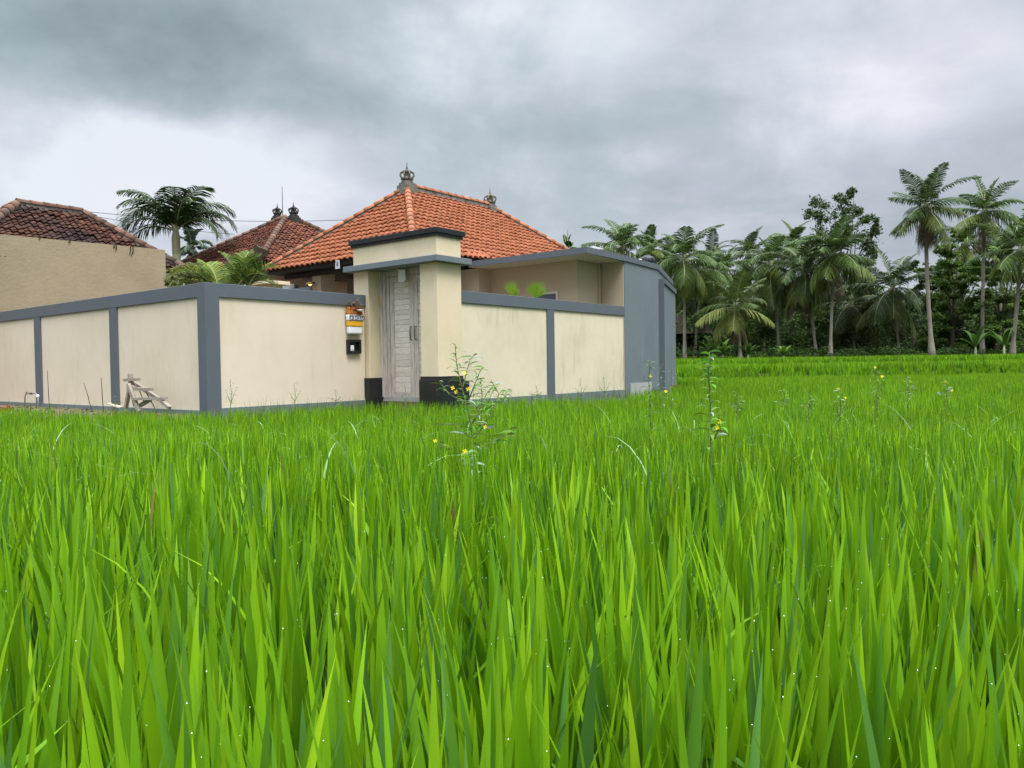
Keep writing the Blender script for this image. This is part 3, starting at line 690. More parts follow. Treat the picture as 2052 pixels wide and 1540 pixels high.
# ------------------------------------------------------------------ flat roofed annex and grey corner block
def annex():
    t = cthing('annex', 'tan flat roofed annex with grey fascia right of the orange roof', 'building', 8.5, 0, 0)
    w = MT['tan']; ZR = 3.11
    MB().box(8.31, 8.46, -1.20, 2.09, -.1, ZR - .14).build('wall', w, t)
    MB().box(8.461, 9.5, -1.20, -1.05, -.1, ZR - .14).build('wall', w, t)
    MB().box(9.295, 9.318, QF + .002, -1.201, -.1, ZR - .14).build('wall', w, t)
    MB().box(9.19, 9.25, -1.24, -1.201, ZT - .3, ZR - .14).build('downpipe', w, t)
    MB().box(7.85, 8.309, 1.32, 2.09, -.1, ZR - .14).build('wall', w, t)
    MB().prism([(7.60, -1.93), (9.34, -1.80), (13, -.7), (13, 1.40), (7.60, 1.40)], ZR - .137, ZR - .12).build('soffit', MT['soffit'], t)
    MB().prism([(7.575, -1.957), (9.338, -1.875), (9.338, 1.40), (7.575, 1.40)], ZR - .135 + .002, ZR).build('fascia', MT['grey'], t)
    # window
    a = hit(1092, 586, p=8.28); b = hit(1118, 600, p=8.28)
    q1, q0, zt = a.y + .35, b.y, a.z
    fr = MB(); f = .05
    fr.box(8.27, 8.31, q0, q0 + f, .9, zt, .003).box(8.27, 8.31, q1 - f, q1, .9, zt, .003).box(8.27, 8.31, q0 + f, q1 - f, zt - f, zt, .003).box(8.25, 8.31, q0 + f, q1 - f, .9, .9 + f, .003)
    wd = fr.build('window', MT['soffit'], t); wd['_o'] = t['_o']
    MB().box(8.29, 8.308, q0 + f, q1 - f, .9 + f, zt - f).build('pane', MT['pane'], wd)
annex()
G = [Vector((2.61, 17.96, 0)), Vector((3.70, 19.69, 0)), Vector((4.07, 20.9, 0)), Vector((4.94, 23.8, 0))]
def grey_block():
    t = thing('curved_wall', 'tall smooth grey wall bending round the annex corner by the paddy', 'wall', G[0] + Vector((0, 0, -.3)))
    t['_o'] = tuple(t.location)
    back = [pq(13.6, .6), pq(9.34, -1.0)]
    g0 = pq(9.32, QF - .014)
    plan = [g0.xy[:], G[1].xy[:], G[2].xy[:], G[3].xy[:], (G[3] - V * -.0 + Vector((-.9, .2, 0))).xy[:], (G[1] + Vector((-.9, .6, 0))).xy[:], (g0 + V * .6).xy[:]]
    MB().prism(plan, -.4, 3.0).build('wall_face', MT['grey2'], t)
    def off(p, a, b, d):
        e = (b - a).normalized(); return p + Vector((e.y, -e.x, 0)) * d
    o1 = [off(g0, g0, G[1], .03), off(G[1], g0, G[1], .03), off(G[2], G[1], G[2], .03), off(G[3], G[2], G[3], .03)]
    plan = [x.xy[:] for x in o1] + [plan[4], plan[5], (g0 + V * .35).xy[:]]
    MB().prism(plan, 2.985, 3.11).build('coping', MT['grey'], t)
    mb = MB()
    e = (G[1] - g0).normalized(); n = Vector((e.y, -e.x, 0)); a = g0 + e * .25; b = g0 + e * 1.55
    mb.prism([(a + n * .002).xy[:], (a + n * .03).xy[:], (b + n * .03).xy[:], (b + n * .002).xy[:]], -.35, .16)
    mb.build('footing', MT['lightgrey'], t, label='pale unpainted footing strip')
    # lower wall carrying on along the field
    c0 = Vector((3.935, 20.0, 0)); c1 = Vector((4.85, 23.0, 0)); e = (c1 - c0).normalized(); nn = Vector((-e.y, e.x, 0))
    t = thing('side_wall', 'lower grey side wall with sloping cap beyond the curved wall', 'wall', c0 + Vector((0, 0, -.3))); t['_o'] = tuple(t.location)
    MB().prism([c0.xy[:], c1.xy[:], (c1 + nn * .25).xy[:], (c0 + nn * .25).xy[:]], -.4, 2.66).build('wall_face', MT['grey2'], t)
    n2 = -nn * .04; u = -e * .02
    MB().prism([(c0 + n2 + u).xy[:], (c1 + n2).xy[:], (c1 + nn * .3).xy[:], (c0 + nn * .3 + u).xy[:]], 2.655, 2.78).build('coping', MT['grey'], t)
    MB().prism([(c0 + u).xy[:], (c0 + nn * .25 + u).xy[:], (c0 + nn * .25 - e * .002).xy[:], (c0 - e * .002).xy[:]], -.4, 2.654).build('end_face', MT['grey'], t)
grey_block()
def roof_kit():
    # tank and fittings standing on the annex roof
    c = at(1297, 520, 20.2); c.z = 3.11
    t = thing('water_heater', 'black and white water heater on the annex flat roof', 'water heater', c)
    MB().lathe([(.20, 0), (.21, .02), (.21, .12), (.17, .16), (.08, .19), (.07, .21)], (.0, 0, .10), 18).build('tank', MT['blackplastic'], t, True)
    MB().box(-.50, -.16, -.15, .15, .02, .2, .02).build('casing', MT['white'], t)
    MB().tube([(-.44, 0, 0), (-.44, 0, .42)], .015, 8).build('pipe', MT['metal'], t); MB().tube([(-.3, .1, 0), (-.3, .1, .3)], .012, 8).build('pipe', MT['metal'], t)
    for x, y in ((-.12, -.12), (.12, -.12), (.12, .12), (-.12, .12)): MB().tube([(x, y, -.02), (x, y, .12)], .014, 6).build('leg', MT['metal'], t)
    c = at(1188, 499, 18.6); c.z = 3.11
    t = thing('roof_vent', 'small grey vent hood on the annex roof near its front corner', 'vent', c)
    MB().hull([(-.25, -.2, .22), (.25, -.2, .22), (-.25, .2, .22), (.25, .2, .22), (0, -.15, .31), (0, .15, .31)]).build('hood', MT['lightgrey'], t)
    mb = MB()
    for x in (-.15, .15):
        for y in (-.12, .12): MB().box(x - .015, x + .015, y - .015, y + .015, -.02, .23).build('leg', MT['metal'], t)
roof_kit()

# ------------------------------------------------------------------ garden wall and small canopy seen over the front wall
def garden_bits():
    t = cthing('garden_wall', 'pale grey back wall of the yard behind the garden palms', 'wall', 6.5, 9.5, 0)
    MB().box(6.7, 6.85, 7.0, 17, -.1, 2.95, .01).build('wall_face', MT['lightgrey'], t)
    c = hit(535, 562, z=2.57); p, q = 3.63, 3.78
    t = cthing('garden_canopy', 'low cream concrete slab on a grey block inside the yard', 'canopy', p + .3, q + .4, 0)
    MB().box(p, p + .62, q, q + .86, 2.49, 2.565, .006).build('slab', MT['gate_cream'], t)
    MB().box(p + .12, p + .5, q + .12, q + .74, -.1, 2.489).build('block', MT['tan'], t)
    p, q = hit(880, 560, p=6.9).x, 0
    a = hit(583, 579, q=4.6); 
    t = cthing('yard_screen', 'dark low screen between the canopy slab and the terrace pillar', 'screen', 5.6, 6.0, 0)
    MB().box(5.55, 5.65, 4.9, 6.6, -.1, hit(600, 578, p=5.6).z).build('panel', MT['grey'], t)
garden_bits()

# ------------------------------------------------------------------ second house (dark red hip roof with two finials)
def second_house():
    k = 1.08
    ap = Vector((-7.05 * k, 24.6 * k, 0)); pa, qa, _ = to_pq(ap); hw = 2.83 * k
    t = cthing('neighbour_house', 'house with weathered dark red hip roof and twin finials behind the villa', 'house', pa, qa, 0)
    ze, zr = .62 + 2.9 * k, .62 + 4.73 * k
    ro, R0, R1 = hip_roof(t, pa - hw, pa + hw + .3, qa - hw, qa + hw, ze, zr, MT['oldtile'], MT['oldridge'], MT['mortar'], .16, .175, 21, jit=.014, amp=.015)
    finial(t, R0 + Vector((.25, -.12, -.10)), MT['darkstone'], .86); finial(t, R0 + Vector((-.05, .38, -.08)), MT['darkstone'], .80)
    c = Vector((pa - hw, qa - hw, ze))
    mb = MB(); mb.hull([c + Vector(v) for v in ((-.25, -.25, .18), (.2, -.2, .22), (-.2, .2, .22), (.15, .15, .30), (-.05, -.05, -.05), (.25, .25, .0), (-.38, -.38, .34), (-.3, -.36, .28))])
    mb.build('corner_ornament', MT['stone'], t)
    MB().box(pa - hw + .7, pa + hw - .2, qa - hw + .7, qa + hw - .7, -.1, ze - .02).build('wall', MT['tan'], t)
    MB().tube([R0 + Vector((.0, .15, 0)), R0 + Vector((.0,   .15, 1.10))], [.018, .010], 6).build('antenna', MT['iron'], t)
second_house()

# ------------------------------------------------------------------ left house: bare plaster wall and mossy roof
def left_house():
    c = Vector((-9.06, 21.6, 0)); pc, qc, _ = to_pq(c)
    t = cthing('old_house', 'old house with bare tan plaster wall and mossy dark tiled roof at left', 'house', pc - 3, qc + 2, 0)
    w = 2.0; E, A_ = .62 + 2.7, .62 + 4.52
    ro, R0, R1 = hip_roof(t, pc - 5.35, pc + .25, qc, qc + 2 * w, E, A_ - .19, MT['mosstile'], MT['oldridge'], MT['mortar'], .145, .135, 41, jit=.022, r=.10, amp=.014, rlift=.07)
    # plaster wall with sloping skyline
    a = Vector((-11.8, 18.0, 0)); b = Vector((-9.14, 20.72, 0)); e = (b - a).normalized(); n = Vector((-e.y, e.x, 0)); a2 = a - e * 5
    def toP(v, z): x = to_pq(v); return Vector((x[0], x[1], z))
    mb = MB(); zt = .62 + 3.2
    mb.hull([toP(a2, -.3), toP(b, -.3), toP(a2 + n * .18, -.3), toP(b + n * .18, -.3), toP(a2, zt), toP(b, zt), toP(a2 + n * .18, zt), toP(b + n * .18, zt)])
    wl = mb.build('wall', MT['old_tan'], t); wl['_o'] = t['_o']
    bb = b + n * .18
    mb = MB(); mb.hull([toP(bb, -.3), toP(bb + n * 3, -.3), toP(bb - e * .18, -.3), toP(bb + n * 3 - e * .18, -.3), toP(bb, E + .1), toP(bb + n * 3, E + .1), toP(bb - e * .18, E + .1), toP(bb + n * 3 - e * .18, E + .1)])
    mb.build('wall', MT['tan_shaded'], t)
    # wall plants hanging from the parapet
    rnd = random.Random(6); mb = MB()
    for px, dl in ((266, .32), (262, .25), (232, .18), (228, .1), (80, .07), (140, .07)):
        d = ray(px, 497); tt = (a - CAM).dot(n) / d.dot(n); w_ = CAM + d * tt - n * .02; p_ = toP(w_, zt)
        pts = [p_ + Vector((0, 0, .01))]
        for k in range(5): pts.append(pts[-1] + Vector((rnd.uniform(-.03, .02), rnd.uniform(-.02, .02), -dl / 5)))
        MB().tube(pts, [.012] * 4 + [.006, .002], 5).build('hanging_root', MT['darkwood'], wl)
    # bargeboard and rafter end under the right hand corner
    mb = MB(); k0 = Vector((pc, qc, E - .03))
    mb.bar(k0 + Vector((-.1, .05, -.10)), k0 + Vector((-.1, 2.2, -.10)), .05, .16)
    mb.bar(k0 + Vector((-1.3, -.02, -.10)), k0 + Vector((-.05, -.02, -.10)), .05, .16)
    mb.build('fascia_board', MT['oldwood'], t)
left_house()

# ------------------------------------------------------------------ cables
def cable(name, pts, sag, label):
    a, b = Vector(pts[0]), Vector(pts[1]); n = 20
    MBc = MB().tube([a.lerp(b, i / n) + Vector((0, 0, -sag * 4 * (i / n) * (1 - i / n))) for i in range(n + 1)], .011, 5)
    tag(MBc.build(name, MT['wire']), label, 'cable', 'cables over the yard')
cable('overhead_cable', (at(150, 422, 31), at(760, 438, 31)), .25, 'thin dark overhead cable, the higher one, crossing behind the yard palm')
cable('overhead_cable', (at(170, 430, 33), at(470, 470, 33)), .1, 'short lower overhead cable seen through the yard palm fronds')

# ------------------------------------------------------------------ palms
def leafbuf(): return {'v': [], 'f': [], 'c': []}
def add_tri_strip(B, pts_l, pts_r, tip, col):
    """pointed leaflet: rows of left/right points then the tip"""
    s = sum(len(a) for a in B['v']); n = len(pts_l)
    B['v'].append(np.array([p for lr in zip(pts_l, pts_r) for p in lr] + [tip])); B['c'].append(np.tile(col, (2 * n + 1, 1)))
class Leaves:
    def __init__(s): s.v = []; s.c = []; s.f = []; s.n = 0
    def strip(s, L_, R_, tip, col):
        n = len(L_); b = s.n
        for i in range(n): s.v.append(tuple(L_[i])); s.v.append(tuple(R_[i]))
        s.v.append(tuple(tip)); s.c += [tuple(col)] * (2 * n + 1)
        for i in range(n - 1): s.f.append((b + 2 * i, b + 2 * i + 1, b + 2 * i + 3, b + 2 * i + 2))
        s.f.append((b + 2 * n - 2, b + 2 * n - 1, b + 2 * n)); s.n += 2 * n + 1
    def build(s, name, m, parent=None, smooth=True):
        v = np.array(s.v, float); loops = np.concatenate([np.array(f) for f in s.f]); ln = np.array([len(f) for f in s.f])
        st = np.concatenate([[0], np.cumsum(ln)[:-1]])
        return np_mesh(name, v, loops, st, np.array(s.c, float), m, parent, smooth)
def frond(LV, tubes, base, az, el, length, droop, rnd, npair=42, leaf=0.62, width=0.045, col=(.045, .085, .02), sag=0.5, twist=0.0, vfold=0.35, rr=.025, tipcol=None, keep=1.0):
    p = Vector(base); h = Vector((math.cos(az), math.sin(az), 0)); side0 = Vector((-math.sin(az), math.cos(az), 0))
    pts = []; n = 14; a = el
    path = [(p.copy(), a)]
    for i in range(n):
        f = (i + 1) / n; a = el - droop * (f ** 1.5); p = p + (h * math.cos(a) + Vector((0, 0, math.sin(a)))) * (length / n)
        side0_ = side0; p = p + side0_ * (twist * length / n * f)
        path.append((p.copy(), a))
    tubes.tube([x[0] for x in path], [rr * (1 - .85 * i / n) + .003 for i in range(n + 1)], 4, False)
    for k in range(npair):
        f = .10 + .90 * (k + .5) / npair; x = f * n; i = min(int(x), n - 1); u_ = x - i
        P_ = path[i][0].lerp(path[i + 1][0], u_); a = path[i][1] * (1 - u_) + path[i + 1][1] * u_
        t = h * math.cos(a) + Vector((0, 0, math.sin(a))); upn = Vector((0, 0, math.cos(a))) - h * math.sin(a)
        ll = leaf * (math.sin(math.pi * min(1, .16 + f * .80)) ** .75) * rnd.uniform(.85, 1.1) + .04
        for sgn in (-1, 1):
            if rnd.random() > keep: continue
            fw = .45 + .5 * f + rnd.uniform(-.12, .12)
            d = (side0 * sgn + t * fw + upn * (vfold + rnd.uniform(-.12, .12))).normalized()
            g = Vector((0, 0, -1)); w = t * (width / 2)
            j = rnd.uniform(.85, 1.2)
            p1 = P_ + d * ll * .5 + g * sag * ll * .16 * j; p2 = P_ + d * ll * .82 + g * sag * ll * .50 * j; p3 = P_ + d * ll * .98 + g * sag * ll * .85 * j
            b_ = rnd.uniform(.7, 1.35); cc = [c * b_ for c in col]
            if tipcol and rnd.random() < .5: cc = [c * b_ for c in tipcol]
            LV.strip([P_ - w * .6, p1 - w, p2 - w * .7], [P_ + w * .6, p1 + w, p2 + w * .7], p3, cc)
def coconut(label, bx, by, cx, cy, D, seed, R_=3.0, nf=20, dead=0, low=-.6, tr=.13, group='coconut palms along the far edge of the paddy', col=(.056, .098, .020), ground=.35, curve=0.0, gap=1.0, name='coconut_palm', stiff=None):
    rnd = random.Random(seed); b = at(bx, by, D); b.z = ground; c = at(cx, cy, D)
    t = thing(name, label, 'palm tree', b, 0, group)
    top = c - b; n = 16; pts = []
    for i in range(n + 1):
        f = i / n; lat = math.sin(f * math.pi) * curve
        pts.append(Vector((top.x * (f ** 1.4) + lat, top.y * f + rnd.uniform(-.01, .01), top.z * f)))
    mb = MB(); mb.tube(pts, [tr * (1.55 - .75 * min(1, i / 3) - .12 * i / n) * (1 + .05 * (i % 2)) for i in range(n + 1)], 9)
    mb.build('trunk', MT['bark'], t, True)
    LV = Leaves(); tb = MB(); top = pts[-1]; dk = stiff or rnd.uniform(.75, 1.4); wind = rnd.uniform(0, 6.28)
    if not dead: dead = rnd.choice((0, 0, 2, 3))
    for k in range(nf):
        f = k / (nf - 1); az = k * 2.39996 + rnd.uniform(-.3, .3)
        el = (1.28 - (1.28 - low) * f ** 1.05) + rnd.uniform(-.22, .22)
        L_ = R_ * rnd.uniform(.78, 1.22) * (1.0 if f > .12 else .8) * (1 - .15 * f)
        dr = (.30 + .95 * max(0, math.cos(el)) * (1 - .45 * f)) * rnd.uniform(.7, 1.3) * dk * (1 + .35 * math.cos(az - wind))
        cc = [x * (1 + .25 * f) for x in col]
        if f > .7: cc = [cc[0] * 1.5, cc[1] * 1.2, cc[2] * .95]
        frond(LV, tb, top + Vector((rnd.uniform(-.08, .08), rnd.uniform(-.08, .08), .25 - .5 * f)), az, el, L_, dr, rnd, npair=36, leaf=.86 * R_ / 3, width=.075, col=cc, sag=.30 + .8 * f, rr=.04, vfold=.35 - .5 * f, twist=rnd.uniform(-.12, .12), keep=gap)
    cr = LV.build('crown', MT['palmleaf'], t)
    tb.tube([top + Vector((0, 0, -.35)), top, top + Vector((0, 0, .5)), top + Vector((0, 0, 1.3))], [tr * .9, tr * 1.25, tr * .7, .02], 8)
    tb.build('frond_stalks', MT['palmtrunk'], cr)
    mb = MB()
    for k in range(rnd.randint(5, 9)):                       # nuts
        a = rnd.uniform(0, 6.28); c_ = top + Vector((math.cos(a) * .26, math.sin(a) * .26, rnd.uniform(-.35, -.05))); s = .11
        MB().lathe([(.01, -s), (s * .7, -s * .7), (s, 0), (s * .7, s * .75), (.01, s)], c_, 8).build('coconut', MT['palmtrunk'], t, True)
    if dead:
        LV = Leaves(); tb = MB()
        for k in range(dead):
            az = rnd.uniform(0, 6.28)
            frond(LV, tb, top + Vector((0, 0, -.25)), az, rnd.uniform(-1.35, -1.1), R_ * rnd.uniform(.75, 1.0), .3, rnd, npair=26, leaf=.5, width=.05, col=(.13, .085, .06), sag=1.2, rr=.03, vfold=-.2)
        d = LV.build('dead_fronds', MT['palmleaf'], t); tb.build('frond_stalks', MT['bark'], d)
    return t
TG = .62
coconut('coconut palm whose bare crown rises alone behind the annex roof', 1246, 700, 1246, 497, 56, 1, 2.9, 17, ground=TG, low=-.1)
coconut('small coconut palm crown just right of the one behind the annex roof', 1305, 700, 1303, 500, 62, 2, 2.2, 15, ground=TG, low=-.5)
coconut('tall coconut palm rising directly right of the grey side wall', 1372, 714, 1371, 522, 52, 3, 3.1, 24, ground=TG, low=-.9)
coconut('slim coconut palm leaning behind the one next to the grey side wall', 1392, 714, 1408, 545, 58, 4, 3.0, 18, ground=TG, low=-.9)
coconut('short low coconut palm with drooping fronds, standing in front of the row', 1484, 714, 1474, 612, 50, 5, 2.9, 18, ground=TG, low=-.75, col=(.075, .110, .028))
coconut('coconut palm with trunk leaning left, between the short palm and the brown sheathed one', 1562, 712, 1546, 532, 57, 6, 3.1, 22, ground=TG, low=-.8)
coconut('coconut palm with brown dead fronds hugging its leaning trunk', 1636, 712, 1610, 545, 54, 7, 3.4, 24, dead=7, ground=TG, low=-1.0, col=(.056, .090, .024))
coconut('straight coconut palm in front of the leafy broadleaf tree', 1664, 714, 1672, 508, 52, 8, 3.3, 23, ground=TG, low=-.7)
coconut('dark low coconut palm spreading wide behind the straight palm', 1712, 712, 1706, 610, 58, 9, 3.6, 20, ground=TG, low=-1.0, col=(.040, .066, .020))
coconut('dark coconut palm with thin pale trunk left of the tallest palm', 1802, 712, 1788, 580, 55, 10, 3.5, 20, ground=TG, low=-.8, col=(.036, .062, .018), tr=.11)
coconut('tallest coconut palm with a hanging skirt of dead fronds', 1868, 712, 1855, 412, 50, 11, 2.9, 19, dead=14, ground=TG, low=-.65, stiff=.6, tr=.16, curve=-.15, col=(.050, .082, .022))
coconut('second tallest coconut palm, slender, right of the tallest one', 1968, 712, 1973, 424, 54, 12, 2.8, 17, dead=3, ground=TG, low=-.45, stiff=.65, tr=.14)
coconut('coconut palm with bare leaning trunk at the right edge of the view', 2028, 700, 2046, 500, 50, 13, 3.2, 19, ground=TG, low=-.7, stiff=.8, tr=.15, curve=.1)
coconut('hazy coconut palm crown between the two tallest palms', 1932, 712, 1935, 488, 66, 14, 3.0, 18, ground=TG, low=-.7)
coconut('coconut palm crown crowded behind the leaning palm pair near the middle', 1452, 712, 1450, 545, 66, 15, 3.0, 18, ground=TG, low=-.8)
coconut('thin crowned coconut palm behind the brown sheathed one', 1585, 712, 1590, 490, 68, 16, 2.7, 18, ground=TG, low=-.6)
coconut('very small distant coconut palm crown behind the yard palm', 386, 640, 386, 497, 46, 17, 1.35, 16, ground=0, low=-.5, tr=.09, group='distant palms', col=(.06, .09, .06))
coconut('tiny palm tip poking above the annex fascia', 1138, 640, 1138, 500, 50, 18, .8, 9, ground=0, low=.3, tr=.07, group='distant palms')

rl = random.Random(400)
for i, (cx, cy, D, R_) in enumerate(((1335, 520, 70, 2.6), (1425, 520, 72, 2.7), (1500, 510, 70, 2.8), (1530, 575, 62, 2.7), (1640, 560, 64, 2.8), (1735, 560, 70, 2.6), (1820, 610, 66, 2.6), (1905, 560, 72, 2.6), (2005, 505, 68, 2.7), (1395, 605, 60, 2.4))):
    coconut(('rear coconut palm by the annex corner, partly hidden', 'rear coconut palm crown right of the palm beside the grey wall', 'rear coconut palm crown over the short low palm', 'rear coconut palm left of the left leaning trunk, low crown',
             'rear coconut palm between the brown sheathed and the straight palm', 'rear coconut palm under the broadleaf tree at its right', 'rear low coconut palm left of the tallest trunk', 'rear coconut palm just right of the tallest trunk',
             'rear coconut palm right of the second tallest trunk', 'rear low coconut palm above the hut')[i], cx + rl.uniform(-12, 12), 712, cx, cy, D, 300 + i, R_, 16, ground=TG, low=-.9, tr=.12, group='rear coconut palms', col=(.036, .062, .018))
def yard_palm():
    rnd = random.Random(9); b = at(368, 600, 24.5); b.z = 0; c = at(353, 500, 24.5)
    t = thing('yard_palm', 'stout garden palm with short arching dark fronds between the two dark roofs', 'palm tree', b)
    top = c - b; MB().tube([(0, 0, 0), top * .4 + Vector((.05, 0, 0)), top * .8, top], [.19, .16, .115, .12], 12).build('trunk', MT['palmtrunk'], t, True)
    LV = Leaves(); tb = MB()
    tb.tube([top - Vector((0, 0, .15)), top + Vector((0, 0, .35)), top + Vector((0, 0, .8))], [.125, .13, .05], 10)
    fr = [(3.05, 1.05, 2.2, 2.0), (3.3, .75, 2.0, 2.0), (.1, 1.0, 2.15, 2.1), (-.2, .75, 1.9, 2.1), (.45, 1.2, 2.2, 1.9), (2.75, 1.2, 2.2, 1.9), (1.5, 1.2, 2.0, 1.5), (-1.2, 1.25, 1.9, 1.3), (3.14, .45, 1.8, 1.7),
          (-.9, 1.15, 2.1, 1.8), (-2.2, 1.15, 2.1, 1.9), (3.5, 1.25, 2.1, 1.4), (-.5, 1.3, 2.1, 1.4), (1.0, 1.1, 1.8, 1.7), (2.1, 1.1, 1.8, 1.8)]
    for az, el, L_, dr in fr:
        frond(LV, tb, top + Vector((0, 0, .55)), az, el, L_, dr, rnd, npair=54, leaf=.72, width=.036, col=(.026, .058, .012), sag=.55, vfold=.15, rr=.03, twist=rnd.uniform(-.08, .08))
    cr = LV.build('crown', MT['palmleaf'], t); tb.build('frond_stalks', MT['palmtrunk'], cr)
yard_palm()
def clump_palm(label, cx, cy, D, seed, spec, leaf, col, width=.02, tip=None, nstem=3, npair=44, name='areca_palm'):
    rnd = random.Random(seed); c = at(cx, cy, D); b = Vector((c.x, c.y, 0))
    t = thing(name, label, 'palm', b, 0, None)
    LV = Leaves(); tb = MB(); st = MB(); h = c.z
    for k in range(nstem):
        a = 2.1 * k; st.tube([(.08 * math.cos(a), .08 * math.sin(a), 0), (.15 * math.cos(a), .15 * math.sin(a), h)], [.035, .02], 7)
    for az, el, L_, dr in spec:
        frond(LV, tb, Vector((rnd.uniform(-.12, .12), rnd.uniform(-.12, .12), h - .1)), az, el, L_ * .68, dr * .9, rnd, npair=npair, leaf=leaf, width=width, col=col, sag=.35, vfold=.5, rr=.014, tipcol=tip)
    st.build('stem', MT['palmtrunk'], t, True); cr = LV.build('crown', MT['palmleaf'], t); tb.build('frond_stalks', MT['palmtrunk'], cr)
clump_palm('garden palm clump with yellow green fronds arching left over the grey wall', 436, 570, 14.6, 31,
           [(3.1, 1.0, 1.35, 1.9), (3.3, .75, 1.2, 1.9), (2.8, 1.15, 1.35, 1.7), (3.6, 1.1, 1.25, 1.9), (2.4, 1.3, 1.1, 1.2), (3.14, .5, 1.0, 1.6)], .36, (.075, .135, .018), .020, (.20, .24, .025))
clump_palm('upright garden palm with pale finely cut fronds beside the arching clump', 486, 570, 14.2, 32,
           [(.2, 1.35, 1.15, 1.0), (1.2, 1.45, 1.2, .7), (3.0, 1.4, 1.15, .8), (-.3, 1.0, .95, 1.5), (.3, .9, .9, 1.9), (-1.4, 1.3, 1.1, 1.3), (2.0, 1.2, 1.1, 1.2), (-.1, 1.2, 1.05, 1.5)], .36, (.060, .12, .022), .018, (.15, .21, .03))
def fan_palm():
    for i, (cx, spec, lab) in enumerate(((1028, [(-.25, 1.0, .34), (.5, .9, .18)], 'left of two bright green fan leaf tufts above the right wall'),
                                         (1072, [(-.35, 1.1, .30), (.45, 1.0, .34), (.95, .6, .26)], 'right tuft of bright green fan leaves above the wall by the annex window'))):
        c = at(cx, 584, 15.8); t = thing('fan_plant', lab, 'plant', Vector((c.x, c.y, 0)), ANG, 'fan leaf plants behind the right wall')
        LV = Leaves(); tb = MB(); zc = c.z - .05
        rnd = random.Random(i)
        for lean, e, ln in spec:
            ax = Vector((math.cos(ANG) * 0 + math.sin(lean) * .3, math.sin(lean) * -.9, math.cos(lean))).normalized(); b0 = Vector((0, 0, zc - .1))
            sd = Vector((.2, -1, 0)).normalized(); 
            for k in range(11):
                a = (k - 5) / 5 * .50; d = (ax * math.cos(a) + sd * math.sin(a)).normalized(); w = sd * .009
                tip = b0 + d * (ln + .08) * (1 - abs(a) * .3); mid = b0 + d * ln * .75
                LV.strip([b0, mid - w * 1.4], [b0 + w * .1, mid + w * 1.4], tip, (.16 * rnd.uniform(.8, 1.2), .27 * rnd.uniform(.85, 1.15), .02))
            tb.tube([(0, 0, 0), b0], .012, 5)
        LV.build('leaves', MT['leaf'], t); tb.build('stem', MT['palmtrunk'], t)
fan_palm()

# ------------------------------------------------------------------ broadleaf trees, shrubs, understorey
def leaf_cloud(centres, n, size, col, seed, flat=0.0, shell=0.5, dark=.55):
    """n small leaves scattered through ellipsoid clumps; centres: (pos, (rx,ry,rz))"""
    rs = np.random.RandomState(seed); k = rs.randint(0, len(centres), n)
    P_ = np.array([c[0] for c in centres], float)[k]; Rr = np.array([c[1] for c in centres], float)[k]
    d = rs.normal(size=(n, 3)); d /= np.linalg.norm(d, axis=1)[:, None]; r = rs.rand(n) ** shell
    P_ = P_ + d * Rr * r[:, None] * rs.uniform(.45, 1.5, (n, 1))
    nn = rs.normal(size=(n, 3)); nn[:, 2] = np.abs(nn[:, 2]) + .3 + flat * 2; nn /= np.linalg.norm(nn, axis=1)[:, None]
    a = np.cross(nn, rs.normal(size=(n, 3))); a /= np.linalg.norm(a, axis=1)[:, None]; b = np.cross(nn, a)
    s = size * rs.uniform(.6, 1.3, (n, 1))
    v = np.stack([P_ - a * s, P_ - b * s * .45 + nn * s * .1, P_ + a * s, P_ + b * s * .45 + nn * s * .1], 1).reshape(-1, 3)
    cm = rs.uniform(.8, 1.25, len(centres))[k]
    c = np.array(col)[None] * (cm * rs.uniform(.7, 1.35, n))[:, None]
    c[:, 0] *= rs.uniform(.8, 1.25, n)
    return v, np.repeat(c, 4, axis=0)
def cloud_obj(name, data, parent=None, m='leaf'):
    v = np.concatenate([d[0] for d in data]); c = np.concatenate([d[1] for d in data]); n = len(v) // 4
    return np_mesh(name, v, np.arange(4 * n), np.arange(n) * 4, c, MT[m], parent)
def px_clumps(lst, D, seed, ref, dy=2.0, zs=.75):
    rnd = random.Random(seed); out = []
    for px, py, r in lst:
        for k in range(9):
            a = rnd.uniform(0, 6.28); f = rnd.uniform(.1, 1.05)
            P_ = at(px + math.cos(a) * r * f, py + math.sin(a) * r * f * .7, D + rnd.uniform(-dy, dy)) - ref
            rr = r / F * D * rnd.uniform(.2, .46); out.append((P_, (rr, rr, rr * zs)))
    return out
def tree(name, label, base, D, clumps, n, size, col, seed, trunk_r=.2, zs=.75, flat=0, shell=.5, dy=2, group=None, limbs=True, cat='tree', spread=1.0):
    b = at(base[0], base[1], D); b.z = TG if D > 40 else 0
    t = thing(name, label, cat, b, 0, group); cs = px_clumps(clumps, D, seed, b, dy, zs); cs = [(c[0], tuple(x * spread for x in c[1])) for c in cs]; rnd = random.Random(seed)
    mb = MB(); cx = sum((Vector(c[0]) for c in cs), Vector()) / len(cs); fork = Vector((cx.x * .3, cx.y * .3, max(.3, cx.z * .45)))
    mb.tube([(0, 0, -.2), fork * .5 + Vector((.05, 0, 0)), fork], [trunk_r * 1.4, trunk_r, trunk_r * .8], 8)
    if limbs:
        for c in cs[::7]:
            e = Vector(c[0]); m_ = fork.lerp(e, .5) + Vector((rnd.uniform(-.3, .3), rnd.uniform(-.3, .3), rnd.uniform(-.1, .3)))
            mb.tube([fork, m_, e], [trunk_r * .4, trunk_r * .2, trunk_r * .06], 5, False)
    mb.build('trunk', MT['treebark'], t, True)
    cloud_obj('crown', [leaf_cloud(cs, n, size, col, seed, flat, shell)], t)
    return t
